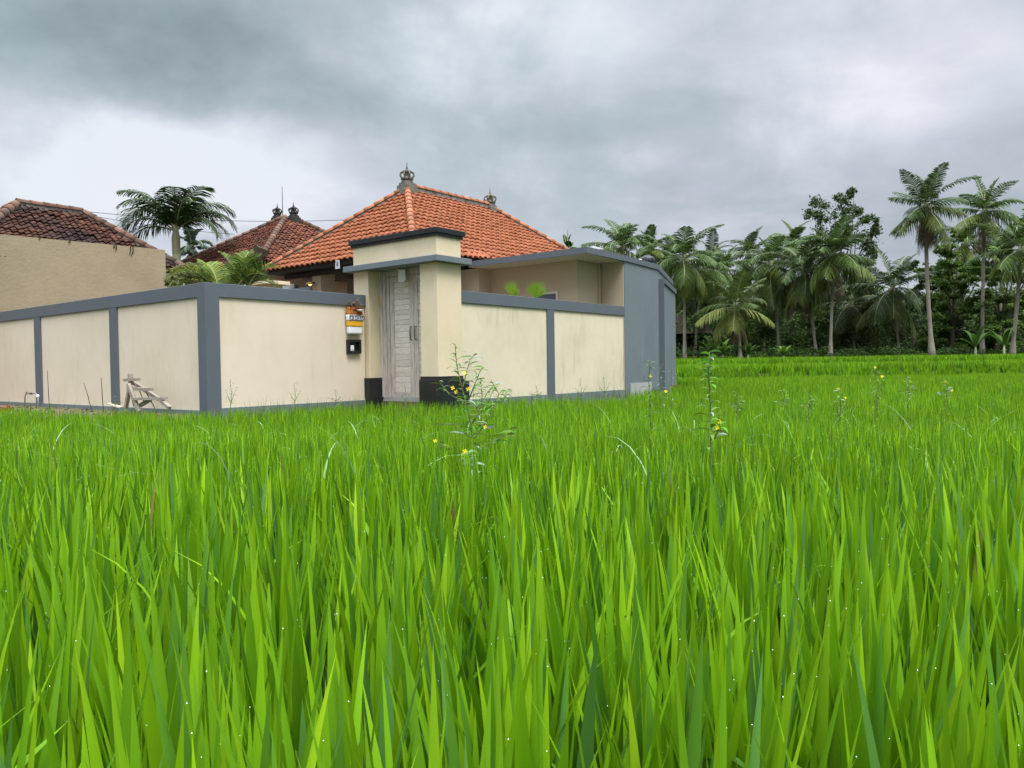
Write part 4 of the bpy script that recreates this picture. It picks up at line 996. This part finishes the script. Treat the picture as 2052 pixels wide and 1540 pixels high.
tree('broadleaf_tree', 'tall open broadleaf tree with sky gaps behind the straight palm', (1690, 712), 62,
     [(1690, 395, 16), (1702, 385, 10), (1640, 412, 22), (1622, 430, 16), (1660, 440, 24), (1720, 425, 18), (1745, 440, 20), (1755, 462, 16), (1735, 480, 26), (1690, 470, 26), (1640, 480, 30), (1620, 510, 26), (1660, 520, 32), (1710, 525, 30), (1750, 505, 18), (1690, 420, 20)],
     8500, .13, (.044, .076, .020), 51, .22, .8, shell=.7, spread=1.5)
FE = (.052, .090, .020)
tree('feathery_tree', 'light green feathery tree spreading layers behind the tallest palm', (1905, 712), 58,
     [(1885, 505, 26), (1915, 530, 34), (1880, 560, 30), (1930, 570, 36), (1965, 545, 30), (1895, 600, 34), (1950, 610, 40), (1900, 640, 34), (1850, 540, 16), (1925, 470, 16), (1880, 670, 40), (1930, 680, 40), (1980, 680, 36), (1975, 500, 20)],
     56000, .12, (.115, .195, .038), 52, .2, .5, flat=.3)
tree('feathery_tree', 'light green feathery tree at the right edge under the leaning palm', (1990, 712), 56,
     [(2000, 560, 34), (2040, 550, 30), (2075, 520, 40), (1990, 600, 36), (2040, 610, 38), (2090, 600, 40), (2010, 640, 36), (2060, 650, 36), (2010, 500, 22), (2060, 450, 26), (2100, 440, 40), (2030, 690, 40), (2080, 690, 40), (1990, 670, 34)],
     56000, .12, (.105, .180, .038), 53, .2, .5, flat=.3)
DK = (.050, .090, .022)
for i, (nm, lab, base, D, cl, n, c) in enumerate((
    ('broadleaf_tree', 'dark dense tree filling in beside the grey side wall', (1345, 712), 66, [(1330, 560, 40), (1370, 590, 44), (1340, 620, 40), (1390, 560, 30), (1320, 520, 24), (1410, 610, 36)], 6000, DK),
    ('broadleaf_tree', 'dark tree mass behind the short low palm', (1450, 712), 70, [(1430, 600, 44), (1480, 580, 40), (1520, 610, 44), (1450, 640, 44), (1500, 650, 40), (1440, 560, 26)], 6500, DK),
    ('broadleaf_tree', 'dark tree between the left leaning palm and the brown sheathed palm', (1580, 712), 68, [(1560, 600, 44), (1600, 580, 44), (1640, 600, 44), (1580, 640, 44), (1620, 650, 40), (1540, 560, 30)], 6500, (.028, .05, .014)),
    ('broadleaf_tree', 'dark rounded tree low behind the dark spreading palm', (1740, 712), 66, [(1700, 640, 40), (1740, 655, 34), (1670, 620, 36), (1720, 600, 20)], 5000, (.026, .044, .014)),
    ('broadleaf_tree', 'dense mid green tree left of the tallest palm trunk', (1830, 712), 64, [(1800, 620, 34), (1835, 600, 32), (1840, 640, 36), (1790, 655, 30), (1850, 560, 22), (1825, 530, 14)], 5500, (.030, .054, .015)))):
    tree(nm, lab, base, D, cl, n * 2, .12, c, 60 + i, .16, .7, group='dark trees behind the palm row', limbs=True)
def understorey():
    rnd = random.Random(77); cs = []
    for k in range(330):
        px = rnd.uniform(1290, 2140); D = rnd.uniform(57, 70); h = rnd.uniform(632, 722)
        P_ = at(px, h, D); r = rnd.uniform(.5, 1.3); cs.append((P_, (r * 1.2, r, r * .8)))
    o = cloud_obj('undergrowth', [leaf_cloud(cs, 70000, .16, (.060, .108, .024), 78, .2, .45)])
    tag(o, 'dark tangled undergrowth between the palm trunks along the field edge', 'undergrowth', kind='stuff')
    cs = []
    for k in range(170):
        px = rnd.uniform(1270, 2160); D = rnd.uniform(74, 86); h = rnd.uniform(600, 725); P_ = at(px, h, D); r = rnd.uniform(1.4, 2.8); cs.append((P_, (r * 1.3, r, r * .9)))
    o = cloud_obj('far_wood', [leaf_cloud(cs, 60000, .34, (.042, .076, .020), 79, .2, .45)])
    tag(o, 'far dark wood closing the view behind the palms', 'wood', kind='stuff')
    cs = []
    for k in range(110):
        px = rnd.uniform(1340, 2100); P_ = at(px, rnd.uniform(700, 713), rnd.uniform(51, 55)); r = rnd.uniform(.25, .6); cs.append((P_, (r * 1.5, r, r * .6)))
    o = cloud_obj('field_edge_weeds', [leaf_cloud(cs, 9000, .075, (.05, .095, .02), 80, 0, .5)])
    tag(o, 'low leafy weeds where the paddy meets the palm grove', 'weeds', kind='stuff')
understorey()
def shrub(label, cl, D, n, size, col, seed, base):
    b = at(base[0], base[1], D); b.z = 0; t = thing('shrub', label, 'shrub', b); cs = px_clumps(cl, D, seed, b, .3, .8)
    mb = MB()
    for c in cs[:8]: mb.tube([(0, 0, 0), Vector(c[0]) * .6 + Vector((.03, 0, 0)), c[0]], [.025, .018, .008], 5, False)
    mb.build('stem', MT['treebark'], t); cloud_obj('foliage', [leaf_cloud(cs, n, size, col, seed)], t)
shrub('small drab shrub at the corner of the old house roof', [(348, 562, 14), (365, 556, 10), (340, 570, 10)], 17, 420, .05, (.11, .13, .04), 91, (350, 600))
shrub('dark shrub with reddish sprays behind the arching palm clump', [(395, 545, 16), (415, 540, 12), (380, 550, 10)], 18, 500, .05, (.10, .09, .035), 92, (400, 600))
def banana(label, px, py, D, seed, h=1.7, n=6, col=(.11, .20, .03)):
    rnd = random.Random(seed); b = at(px, py, D); b.z = float(ground_z(b.x, b.y)); t = thing('banana_plant', label, 'banana plant', b, 0, 'banana plants at the field edge')
    MB().tube([(0, 0, 0), (0, 0, h * .5)], [.10, .06], 9).build('stem', MT['palmtrunk'], t, True)
    LV = Leaves()
    for k in range(n):
        az = k * 2.4 + rnd.uniform(-.4, .4); el = rnd.uniform(.75, 1.4); L_ = h * rnd.uniform(.7, 1.0); p = Vector((0, 0, h * .45)); hd = Vector((math.cos(az), math.sin(az), 0)); sd = Vector((-math.sin(az), math.cos(az), 0))
        l_, r_ = [], []; a = el
        for i in range(8):
            f = i / 8; w = .15 * math.sin(math.pi * min(1, f * .93 + .07)) ** .7; dp = Vector((0, 0, -.25 * w))
            l_.append(p - sd * w + dp); r_.append(p + sd * w + dp); a = el - 1.5 * f ** 1.6; p = p + (hd * math.cos(a) + Vector((0, 0, math.sin(a)))) * L_ / 8
        b_ = rnd.uniform(.8, 1.2); LV.strip(l_, r_, p, [c * b_ for c in col])
    LV.build('leaves', MT['leaf'], t)
for i, (px, lab, D, h) in enumerate(((1428, 'banana plant left of the short low palm', 50, 2.2), (1499, 'upright single banana plant just right of the short low palm trunk', 50, 1.9), (1570, 'small banana plant at the foot of the left leaning palm', 50, 1.6),
                                     (1955, 'banana plant with bright upright leaves under the feathery trees', 50, 2.6), (2012, 'banana plant with one broad arching leaf near the right edge palm', 49, 2.6), (1448, 'low arching banana plant in shade behind the short palm', 53, 1.9))):
    banana(lab, px, 712, D, 100 + i, h * .8, 9, (.07 + .02 * (i % 3), .14 + .03 * (i % 3), .025))
def hut():
    b = at(1372, 712, 60); b.z = TG; t = thing('thatched_hut', 'dark thatched open hut in the shade beside the grey side wall', 'hut', b, -.15)
    MB().hull([(-2.3, -1.8, 2.2), (2.1, -1.8, 2.2), (-2.3, 1.8, 2.2), (2.1, 1.8, 2.2), (-1.2, 0, 3.7), (1.0, 0, 3.7)]).build('roof', MT['thatch'], t)
    for x in (-1.8, 0, 1.7):
        for y in (-1.4, 1.4): MB().tube([(x, y, -.2), (x, y, 2.3)], .07, 7).build('post', MT['oldwood'], t)
    mb = MB(); mb.box(-1.9, 1.8, -1.45, -1.38, .75, .83); 
    for i in range(12): mb.box(-1.75 + .3 * i, -1.72 + .3 * i, -1.43, -1.40, .84, 1.3)
    mb.build('railing', MT['oldwood'], t); MB().box(-1.9, 1.8, -1.3, 1.4, .5, .62).build('floor', MT['darkwood'], t)
    MB().box(-1.9, 1.8, 1.3, 1.38, .63, 2.2).build('back_wall', MT['darkwood'], t)
hut()

# ------------------------------------------------------------------ things along the left wall
def on_left(px, py, p=-.45): return hit(px, py, p=p)
def rack():
    L_ = lambda px, py, p=-.45: Vector(on_left(px, py, p))
    c = L_(285, 822); t = cthing('wooden_rack', 'broken weathered timber trestle propped before the left wall', 'trestle', -.45, c.y, -.1)
    def B(name, a, b, w=.05, h=.05): MB().bar(a, b, w, h).build(name, MT['oldwood'], t)
    B('leg', L_(261, 750, -.40), L_(263, 772, -.40), .05, .07)
    B('leg', L_(257, 770, -.5), L_(279, 826, -.5), .045, .06)
    B('leg', L_(261, 772, -.35), L_(252, 818, -.35), .05, .06)
    B('leg', L_(264, 765, -.28), L_(318, 800, -.28), .045, .06)
    B('leg', L_(322, 802, -.5), L_(340, 818, -.5), .05, .05)
    B('crosspiece', L_(252, 762, -.42), L_(276, 761, -.42), .09, .045)
    B('crosspiece', L_(259, 779, -.44), L_(302, 781, -.44), .09, .05)
    B('crosspiece', L_(270, 800, -.48), L_(331, 799, -.48), .09, .04)
    B('brace', L_(303, 800, -.44), L_(281, 813, -.44), .03, .06)
    mb = MB()
    for a, b in (((279, 782), (291, 812)), ((291, 783), (310, 818)), ((262, 790), (268, 815))): mb.tube([L_(*a, -.42), L_(*b, -.42)], .008, 5)
    mb.build('wires', MT['iron'], t)
rack()
def tap():
    L_ = lambda px, py, p=-.3: Vector(on_left(px, py, p)); c = L_(62, 825)
    t = cthing('standpipe', 'bent grey water pipe with small tap standing at the left wall', 'pipe', -.3, c.y, -.1)
    MB().tube([L_(50, 830), L_(50, 795), L_(53, 789), L_(72, 789), L_(76, 793), L_(77, 832)], .012, 7).build('pipe', MT['metal'], t, True)
    mb = MB().tube([L_(59, 789), L_(65, 789)], .02, 8).tube([L_(53, 789), L_(53, 786)], .016, 8); mb.build('valve', MT['iron'], t)
    MB().tube([L_(75, 792), L_(76, 796)], .028, 8).build('tap', MT['white'], t)
tap()
for i, (a, b, lab) in enumerate((((95, 743), (100, 828), 'taller thin dark stake leaning on the second panel of the left wall'), ((203, 757), (207, 815), 'shorter thin stake near the wall post left of the trestle'), ((168, 768), (185, 818), 'dark leaning reed stake between the two thin stakes'))):
    A_ = Vector(on_left(*a, -.35)); B_ = Vector(on_left(*b, -.42)); rel = cthing('stake', lab, 'stake', B_.x, B_.y, -.1, 'stakes by the left wall')
    m_ = (A_ + B_) / 2 + Vector((0, .01, 0)); MB().tube([B_ + Vector((0, 0, -.1)), m_, A_], [.007, .006, .004], 6).build('shaft', MT['darkwood'], rel)
def basket():
    c = Vector(on_left(4, 826, -.7)); t = cthing('brick_basket', 'reddish basket of broken bricks at the far left foot of the wall', 'basket', c.x, c.y, c.z)
    MB().lathe([(.15, -.10), (.19, .02), (.20, .09), (.185, .09), (.17, 0)], c, 18).build('basket', MT['brick'], t)
    rnd = random.Random(3); mb = MB()
    for k in range(16):
        p = c + Vector((rnd.uniform(-.13, .13), rnd.uniform(-.13, .13), rnd.uniform(.04, .12))); s = rnd.uniform(.025, .05)
        mb.hull([p + Vector((rnd.uniform(-s, s), rnd.uniform(-s, s), rnd.uniform(-s, s))) for _ in range(9)])
    mb.build('bricks', MT['brick'], t)
basket()
def debris():
    rnd = random.Random(12); mb = MB()
    for k in range(170):
        q = rnd.uniform(1.3, 9.5); p = -rnd.uniform(.05, .75); c = Vector((p, q, -.07 - .10 * p * p)); s = rnd.uniform(.012, .045)
        mb.hull([pq(*(c + Vector((rnd.uniform(-s, s), rnd.uniform(-s, s), rnd.uniform(-s * .5, s * .8))))) for _ in range(8)])
    tag(mb.build('rubble', MT['earth']), 'scattered rubble and clods on the bare strip by the left wall', 'rubble', kind='stuff')
    a = Vector(on_left(230, 813, -.5)); a = pq(a.x, a.y, a.z); mb = MB(); 
    mb.hull([a + Vector((sx * .10, sy * .06, sz * .010 + sx * -.03)) for sx in (-1, 1) for sy in (-1, 1) for sz in (-1, 1)])
    tag(mb.build('board_scrap', MT['cream']), 'pale flat board scrap lying left of the trestle', 'board')
debris()

# ------------------------------------------------------------------ flowering weeds standing in the rice
def willowherb(label, stems, seed, group='flowering weeds in the rice', flowers=(), leafl=.16, D=4.5, col=(.07, .13, .03), under=(.30, .36, .30), name='flowering_weed', nl=26, lw=.012):
    """stems: list of pixel polylines (bottom to top) at depth D"""
    rnd = random.Random(seed); b = at(stems[0][0][0], stems[0][0][1], D); g = float(ground_z(b.x, b.y)); b = Vector((b.x, b.y, g))
    t = thing(name, label, 'weed', b, 0, group); mb = MB(); LV = Leaves()
    for si, st in enumerate(stems):
        P_ = [at(x, y, D + rnd.uniform(-.04, .04)) - b for x, y in st]
        if si == 0: P_ = [Vector((0, 0, 0))] + P_
        L_ = sum((P_[i + 1] - P_[i]).length for i in range(len(P_) - 1)); k = len(P_)
        mb.tube(P_, [(.006 if si == 0 else .004) * (1 - .7 * i / (k - 1)) for i in range(k)], 5)
        n = max(5, int(nl * L_ / .7))
        for j in range(n):
            f = (j + .6) / n; x = f * (k - 1); i = min(int(x), k - 2); p = P_[i].lerp(P_[i + 1], x - i); tt = (P_[i + 1] - P_[i]).normalized()
            az = j * 2.4 + rnd.uniform(-.3, .3); h = Vector((math.cos(az), math.sin(az), 0)); sd = tt.cross(h).normalized()
            ll = leafl * (1 - .5 * f) * rnd.uniform(.6, 1.1); w = lw * rnd.uniform(.7, 1.1); a0 = rnd.uniform(.5, 1.0)
            l_, r_ = [], []; q = p.copy(); a = a0
            for s in range(4):
                ww = w * (.35, 1, .95, .6)[s]; l_.append(q - sd * ww); r_.append(q + sd * ww); a = a0 - 1.5 * ((s + 1) / 4) ** 1.3; q = q + (h * math.cos(a) + tt * math.sin(a)) * ll / 4
            cc = under if rnd.random() < .16 else [c * rnd.uniform(.75, 1.5) for c in col]
            LV.strip(l_, r_, q, cc)
    st_ = mb.build('stem', mat_stem, t); LV.build('leaves', MT['leaf'], t)
    for (x, y) in flowers:
        c = at(x, y, D - .03) - b; fb = MB(); ax = Vector((rnd.uniform(-.4, .4), -1, rnd.uniform(.1, .8))).normalized(); e1 = ax.orthogonal().normalized(); e2 = ax.cross(e1)
        for k in range(4):
            a = math.pi / 2 * k + .4; d = e1 * math.cos(a) + e2 * math.sin(a); s = e1 * -math.sin(a) + e2 * math.cos(a); r = .0085 + .0006 * D * rnd.uniform(.6, 1)
            fb.poly([c, c + d * r * .8 + s * r * .5 + ax * r * .2, c + d * r * 1.15 + ax * r * .25, c + d * r * .8 - s * r * .5 + ax * r * .2])
        fb.build('flower', MT['petal'], t)
mat_stem = mat('weed_stem', (.14, .20, .05), .7, .4, 20, (.16, .10, .05))
willowherb('tallest branching weed with yellow flowers in front of the gate', [
    [(945, 960), (950, 900), (940, 830), (925, 775), (915, 730), (912, 690)], [(940, 800), (952, 770), (962, 745), (968, 735)], [(928, 775), (935, 745), (942, 722), (950, 712)],
    [(950, 880), (985, 830), (1000, 790), (985, 765)], [(952, 900), (1000, 880), (1040, 858)], [(948, 880), (905, 850), (880, 850)], [(948, 920), (915, 905), (872, 885)], [(945, 850), (958, 830), (975, 790), (992, 768)],
    [(960, 850), (972, 858)], [(936, 810), (900, 790), (880, 765)]], 201, flowers=[(907, 778), (914, 786), (938, 780), (972, 856), (872, 884), (936, 914), (930, 748)], D=4.3, leafl=.15, nl=38, lw=.0060, col=(.12, .22, .04))
willowherb('pale silvery leaved short weed in front of the branching one', [[(940, 985), (943, 940), (940, 925), (938, 905)]], 202, D=3.6, flowers=[(932, 905)], leafl=.13, nl=34, lw=.012, col=(.13, .20, .07))
willowherb('broad leaved single stem weed standing tallest against the far field', [[(1425, 870), (1424, 830), (1421, 770), (1420, 735), (1422, 705)], [(1432, 880), (1440, 860), (1443, 840)]], 203, D=3.8, flowers=[(1437, 858), (1441, 845)], leafl=.135, nl=30, lw=.010, col=(.12, .24, .03))
willowherb('slender weed with one yellow flower before the grey curved wall', [[(1304, 860), (1302, 800), (1300, 760), (1303, 722)]], 204, D=5.6, flowers=[(1303, 754), (1334, 785)], leafl=.13, nl=26, lw=.008)
willowherb('wispy weed before the grey corner with a pale seed head', [[(1330, 830), (1326, 780), (1325, 732)], [(1345, 830), (1346, 780), (1345, 738)]], 205, D=6.5, leafl=.09, nl=26, lw=.005, col=(.13, .17, .06))
willowherb('light green bushy weed to the right of the black plinth', [[(965, 830), (966, 790), (963, 757)], [(970, 830), (985, 790), (992, 775)], [(960, 830), (948, 800), (950, 775)], [(975, 820), (1010, 800), (1016, 782)]], 206, D=7.5, leafl=.15, nl=44, lw=.010, col=(.17, .27, .04))
for i, (x, y0, y1, D, lab) in enumerate(((1755, 830, 735, 7, 'leaning yellow flowered weed left of the distant flowering group'), (1700, 850, 770, 7.5, 'low yellow flecked weed in the right field'), (1805, 800, 742, 9, 'small pale weed below the dark palm with thin pale trunk'), (1890, 800, 745, 9, 'small weed with yellow tips near the tallest palm'),
                                      (1480, 830, 775, 8, 'low pale weed just right of the broad leaved one'), (1560, 820, 765, 9, 'faint small weed below the left leaning palm'), (1640, 830, 775, 8, 'faint small weed below the brown sheathed palm'))):
    y1 += (0, 8, 14, 18, 10, 16, 6)[i]; x += (0, -18, 14, 6, -4, 10, -20)[i]
    willowherb(lab, [[(x, y0), (x + 3, (y0 + y1) / 2), (x - 2, y1)], [(x + 2, y0 - 14), (x + 14, y1 + 18)], [(x + 2, y0 - 8), (x - 13, y1 + 24)]], 210 + i, D=D, flowers=[(x - 2, y1 + 2), (x + 12, y1 + 20)] if i in (0, 1, 3) else [], leafl=.12, nl=22, lw=.007, col=(.12, .2, .04))
for i, (x, y0, y1, p, lab) in enumerate(((462, 815, 762, 10.5, 'dry twiggy weed at the wall just right of the corner post'), (590, 812, 768, 11.8, 'dark thin weed before the front wall left of the shrine'), (1163, 800, 760, 13, 'thin dark weed before the last right panel'), (1210, 795, 755, 13, 'bushier thin weed before the last right panel'), (1075, 800, 772, 12.5, 'curved small weed before the right wall post'),
                                      (812, 812, 770, 11.5, 'spindly weed before the timber door'), (672, 812, 780, 12, 'tiny weed near the left black plinth'), (230, 818, 792, 12, 'tiny green tuft near the trestle'))):
    willowherb(lab, [[(x, y0), (x + 2, (y0 + y1) / 2), (x - 1, y1)], [(x, y0 - 5), (x + 12, y1 + 14)], [(x, y0 - 8), (x - 11, y1 + 18)]], 230 + i, D=p, group='small weeds along the wall foot', leafl=.12, nl=22, lw=.005, col=(.10, .15, .04), name='wall_weed')

# ------------------------------------------------------------------ rice
def blades(name, bx, by, bz, L_, W_, az, th0, curl, cols, seg, fold=False, wprof=None):
    """all blades of one zone as one mesh; returns tip positions"""
    n = len(bx); f = np.linspace(0, 1, seg + 1)
    hx, hy = np.cos(az), np.sin(az); sx, sy = -hy, hx
    P_ = np.zeros((n, seg + 1, 3)); P_[:, 0] = np.stack([bx, by, bz], 1)
    for i in range(seg):
        a = th0 + curl * ((i + .5) / seg) ** 2
        st = (L_ / seg)[:, None] * np.stack([np.sin(a) * hx, np.sin(a) * hy, np.cos(a)], 1); P_[:, i + 1] = P_[:, i] + st
    prof = np.minimum(1, .50 + 1.8 * f) * (1 - f ** (2.1 if fold else 2.3))
    w = W_[:, None] * prof[None] * .5
    S = np.stack([sx, sy, np.zeros(n)], 1)[:, None, :]
    nr = 3 if fold else 2
    rows = []
    Lf = P_ - S * w[..., None]; Rt = P_ + S * w[..., None]
    if fold:
        nrm = np.stack([hx, hy, np.full(n, .0)], 1)[:, None, :] * w[..., None] * .42
        allv = np.stack([Lf, P_ - nrm, Rt], 2)
    else: allv = np.stack([Lf, Rt], 2)
    allv = allv[:, :seg]                                   # the last row collapses into the tip
    V_ = np.concatenate([allv.reshape(n, seg * nr, 3), P_[:, -1:, :]], 1); per = seg * nr + 1
    base = (np.arange(n) * per)[:, None]
    quads = []
    for i in range(seg - 1):
        for j in range(nr - 1): quads.append([i * nr + j, i * nr + j + 1, (i + 1) * nr + j + 1, (i + 1) * nr + j])
    tris = [[(seg - 1) * nr + j, (seg - 1) * nr + j + 1, per - 1] for j in range(nr - 1)]
    q = (base[:, None, :] + np.array(quads)[None]).reshape(n, -1); t = (base[:, None, :] + np.array(tris)[None]).reshape(n, -1)
    loops = np.concatenate([q.ravel(), t.ravel()]); nq = n * len(quads); ntr = n * len(tris)
    starts = np.concatenate([np.arange(nq) * 4, nq * 4 + np.arange(ntr) * 3])
    # colour along the blade: paler sheath at the foot, yellower tip
    vf = np.concatenate([np.repeat(f[:seg], nr), [1.0]])
    C_ = cols[:, None, :] * (1 + np.array([.28, .10, 0.0])[None, None] * (vf ** 2)[None, :, None])
    o = np_mesh(name, V_.reshape(-1, 3), loops, starts, C_.reshape(-1, 3), MT['rice'], None, True)
    return o, P_
def keep_out(x, y):
    dx, dy = x - O.x, y - O.y; p = dx * U.x + dy * U.y; q = dx * V.x + dy * V.y
    ins = ((p > -.03) & (q > -.03) & (p < 22)) | ((p > 3.08) & (p < 9.4) & (q > QF - .09))
    ins |= (p >= 9.4) & (q > .5) & (p < 22)
    ins |= (p > -.95) & (p <= 0) & (q > 1.9) | (p > -.30) & (p <= 0) & (q > .35)
    # grey block
    def side(a, b): return (b.x - a.x) * (y - a.y) - (b.y - a.y) * (x - a.x)
    g0 = pq(9.32, QF); blk = (side(g0, G[1]) > -.1) & (side(G[1], G[2]) > -.1) & (p > 9) & (p < 14)
    c0, c1 = Vector((3.935, 20.0)), Vector((4.85, 23.0))
    blk |= (side(Vector((3.935, 20, 0)), Vector((4.85, 23, 0))) > -.1) & (y > 19.9) & (y < 24)
    blk &= x < 6
    return ins | blk
PALETTE = np.array([[.130, .300, .006], [.098, .248, .006], [.165, .350, .006], [.074, .205, .016], [.070, .190, .034], [.210, .39, .009], [.112, .272, .006]])
def patch(x, y):
    v = .5 + .22 * np.sin(x * .9 + 1.1 * np.sin(y * .35)) * np.cos(y * .7 + .8 * np.sin(x * .4)) + .18 * np.sin(x * 2.1 + 2) * np.sin(y * 1.7 + 1) + .10 * np.sin(x * 4.3) * np.sin(y * 5.1)
    return v
def rice_zone(name, y0, y1, hills, per, seg, wid, seed, lab, Lm=.47, fold=False, xr=None, hump=0, xmin=None):
    rs = np.random.RandomState(seed); A_ = .74
    area = A_ * (y1 * y1 - y0 * y0) + 2.4 * (y1 - y0); n = int(area * hills)
    yy = np.sqrt(rs.uniform(y0 * y0, y1 * y1, n)) if y0 > 1 else rs.uniform(y0, y1, n)
    xx = rs.uniform(-1, 1, n) * (A_ * np.maximum(yy, .3) + 1.2)
    # loose planting rows
    sp = .21 if hills < 60 else .16
    if y1 < 16:
        xx = np.round(xx / sp) * sp + rs.normal(0, .035, n); yy = np.round(yy / sp) * sp + rs.normal(0, .035, n)
    ok = ~keep_out(xx, yy) & (xx * xx + yy * yy > .20)
    if xmin is not None: ok &= xx > xmin(yy)
    xx, yy = xx[ok], yy[ok]; n = len(xx)
    bx = np.repeat(xx, per); by = np.repeat(yy, per); N_ = len(bx); az = rs.uniform(0, 2 * np.pi, N_)
    r = np.abs(rs.normal(0, .028, N_)); bx = bx + np.cos(az) * r; by = by + np.sin(az) * r
    az = az + rs.normal(0, .5, N_)
    pt = patch(bx, by)
    L_ = Lm * (1.10 - .50 * rs.rand(N_) ** 1.6) * (.90 + .20 * pt)
    th0 = np.abs(rs.normal(.04, .10, N_)) + r * 1.6; th0 = np.minimum(th0, .5)
    curl = np.abs(rs.normal(.04, .13, N_)); m = rs.rand(N_) < .03; curl[m] += rs.uniform(.5, 1.6, m.sum())
    W_ = wid * rs.uniform(.6, 1.2, N_)
    ci = rs.choice(len(PALETTE), N_, p=[.26, .2, .18, .11, .05, .06, .14]); C_ = PALETTE[ci] * rs.uniform(.78, 1.2, (N_, 1)) * (.90 + .22 * pt)[:, None]
    dead = (rs.rand(N_) < .0025) & (by > 1.6); C_[dead] = np.array([.20, .15, .06]) * rs.uniform(.7, 1.2, (dead.sum(), 1))
    bz = ground_z(bx, by) - .01
    o, P_ = blades(name, bx, by, bz, L_, W_, az, th0, curl, C_, seg, fold)
    tag(o, lab, 'rice', kind='stuff'); return P_
P1 = rice_zone('rice_plants', -.6, 2.6, 74, 12, 7, .0330, 1, 'broad upright wet rice blades filling the foreground', .50, True)
P2 = rice_zone('rice_plants', 2.6, 6.5, 62, 13, 5, .0225, 2, 'bright green rice standing in the middle of the paddy', .48)
P3 = rice_zone('rice_plants', 6.5, 15, 42, 12, 4, .0175, 3, 'fine textured rice reaching up to the wall foot', .45)
P4 = rice_zone('rice_plants', 15, 28.2, 26, 8, 3, .026, 4, 'rice beyond the grey walls on the right', .45, xmin=lambda y: y * .15)
P5 = rice_zone('rice_plants', 28.2, 33.4, 40, 9, 3, .030, 5, 'weedy yellow green strip before the raised terrace', .36, xmin=lambda y: y * .15)
P6 = rice_zone('rice_plants', 32.6, 60, 13, 9, 3, .055, 6, 'rice on the raised far terrace below the palms', .46, xmin=lambda y: y * .13)
def dew(P_, n, seed, r0, smax):
    """drops clinging to tips and edges"""
    rs = np.random.RandomState(seed); k = rs.choice(len(P_), n, replace=False); seg = P_.shape[1] - 1
    f = np.where(rs.rand(n) < .6, 1.0, rs.uniform(.45, 1, n)) * seg * .999; i = f.astype(int); u_ = (f - i)[:, None]
    c = P_[k, i] * (1 - u_) + P_[k, i + 1] * u_ + rs.normal(0, .0012, (n, 3)); r = (r0 * rs.uniform(.5, 1.3, n))[:, None, None]
    oc = np.array([[1, 0, 0], [-1, 0, 0], [0, 1, 0], [0, -1, 0], [0, 0, 1.2], [0, 0, -1], [.7, .7, 0], [-.7, .7, 0], [.7, -.7, 0], [-.7, -.7, 0]], float)
    top, bot = 4, 5; ring = [0, 6, 2, 7, 1, 9, 3, 8]
    fc = [(ring[j], ring[(j + 1) % 8], top) for j in range(8)] + [(ring[(j + 1) % 8], ring[j], bot) for j in range(8)]
    v = c[:, None, :] + oc[None] * r; lp = ((np.arange(n) * 10)[:, None, None] + np.array(fc)[None]).ravel()
    return np_mesh('dew_drops', v.reshape(-1, 3), lp, np.arange(n * 16) * 3, None, MT['dew'], None, True)
tag(dew(P1, 2600, 5, .00065, 0), 'dew drops sparkling on the foreground blade tips', 'dew', kind='stuff')
tag(dew(P2, 3600, 6, .0011, 0), 'dew drops on the rice further out', 'dew', kind='stuff')
def wild_grass():
    """longer pale bent grass leaves and fine stalks rising over the rice"""
    rs = np.random.RandomState(15); n = 260
    y = rs.uniform(3.2, 14, n); x = rs.uniform(-.72, .72, n) * y; ok = ~keep_out(x, y); x, y = x[ok], y[ok]; n = len(x)
    C_ = np.where(rs.rand(n, 1) < .5, np.array([[.26, .42, .20]]), np.array([[.11, .25, .02]]))
    o, _ = blades('wild_grass', x, y, ground_z(x, y), rs.uniform(.56, .80, n), rs.uniform(.008, .016, n), rs.uniform(0, 6.28, n), rs.uniform(.05, .3, n), rs.uniform(1.0, 2.8, n), C_, 9)
    tag(o, 'longer pale arching grass leaves scattered above the rice', 'grass', kind='stuff')
    n = 900; t_ = rs.rand(n)
    pq_ = [(rs.uniform(.3, 3.1), -rs.uniform(.05, .5)) if k < 330 else ((rs.uniform(3.7, 9.3), QF - rs.uniform(.05, .4)) if k < 760 else (-rs.uniform(.1, .9), rs.uniform(.3, 8))) for k in range(n)]
    x = np.array([pq(*a).x for a in pq_]); y = np.array([pq(*a).y for a in pq_])
    C_ = np.array([[.12, .19, .03]]) * rs.uniform(.6, 1.4, (n, 1))
    o, _ = blades('wall_grass', x, y, np.full(n, -.35), rs.uniform(.35, .56, n) + .06 * (rs.rand(n) < .08) * 1.5, rs.uniform(.004, .009, n), rs.uniform(0, 6.28, n), rs.uniform(.0, .25, n), rs.uniform(0, 1.3, n), C_, 5)
    tag(o, 'sparse fine grass growing along the foot of the walls', 'grass', kind='stuff')
wild_grass()

for o in bpy.data.objects:
    if '_o' in o: del o['_o']
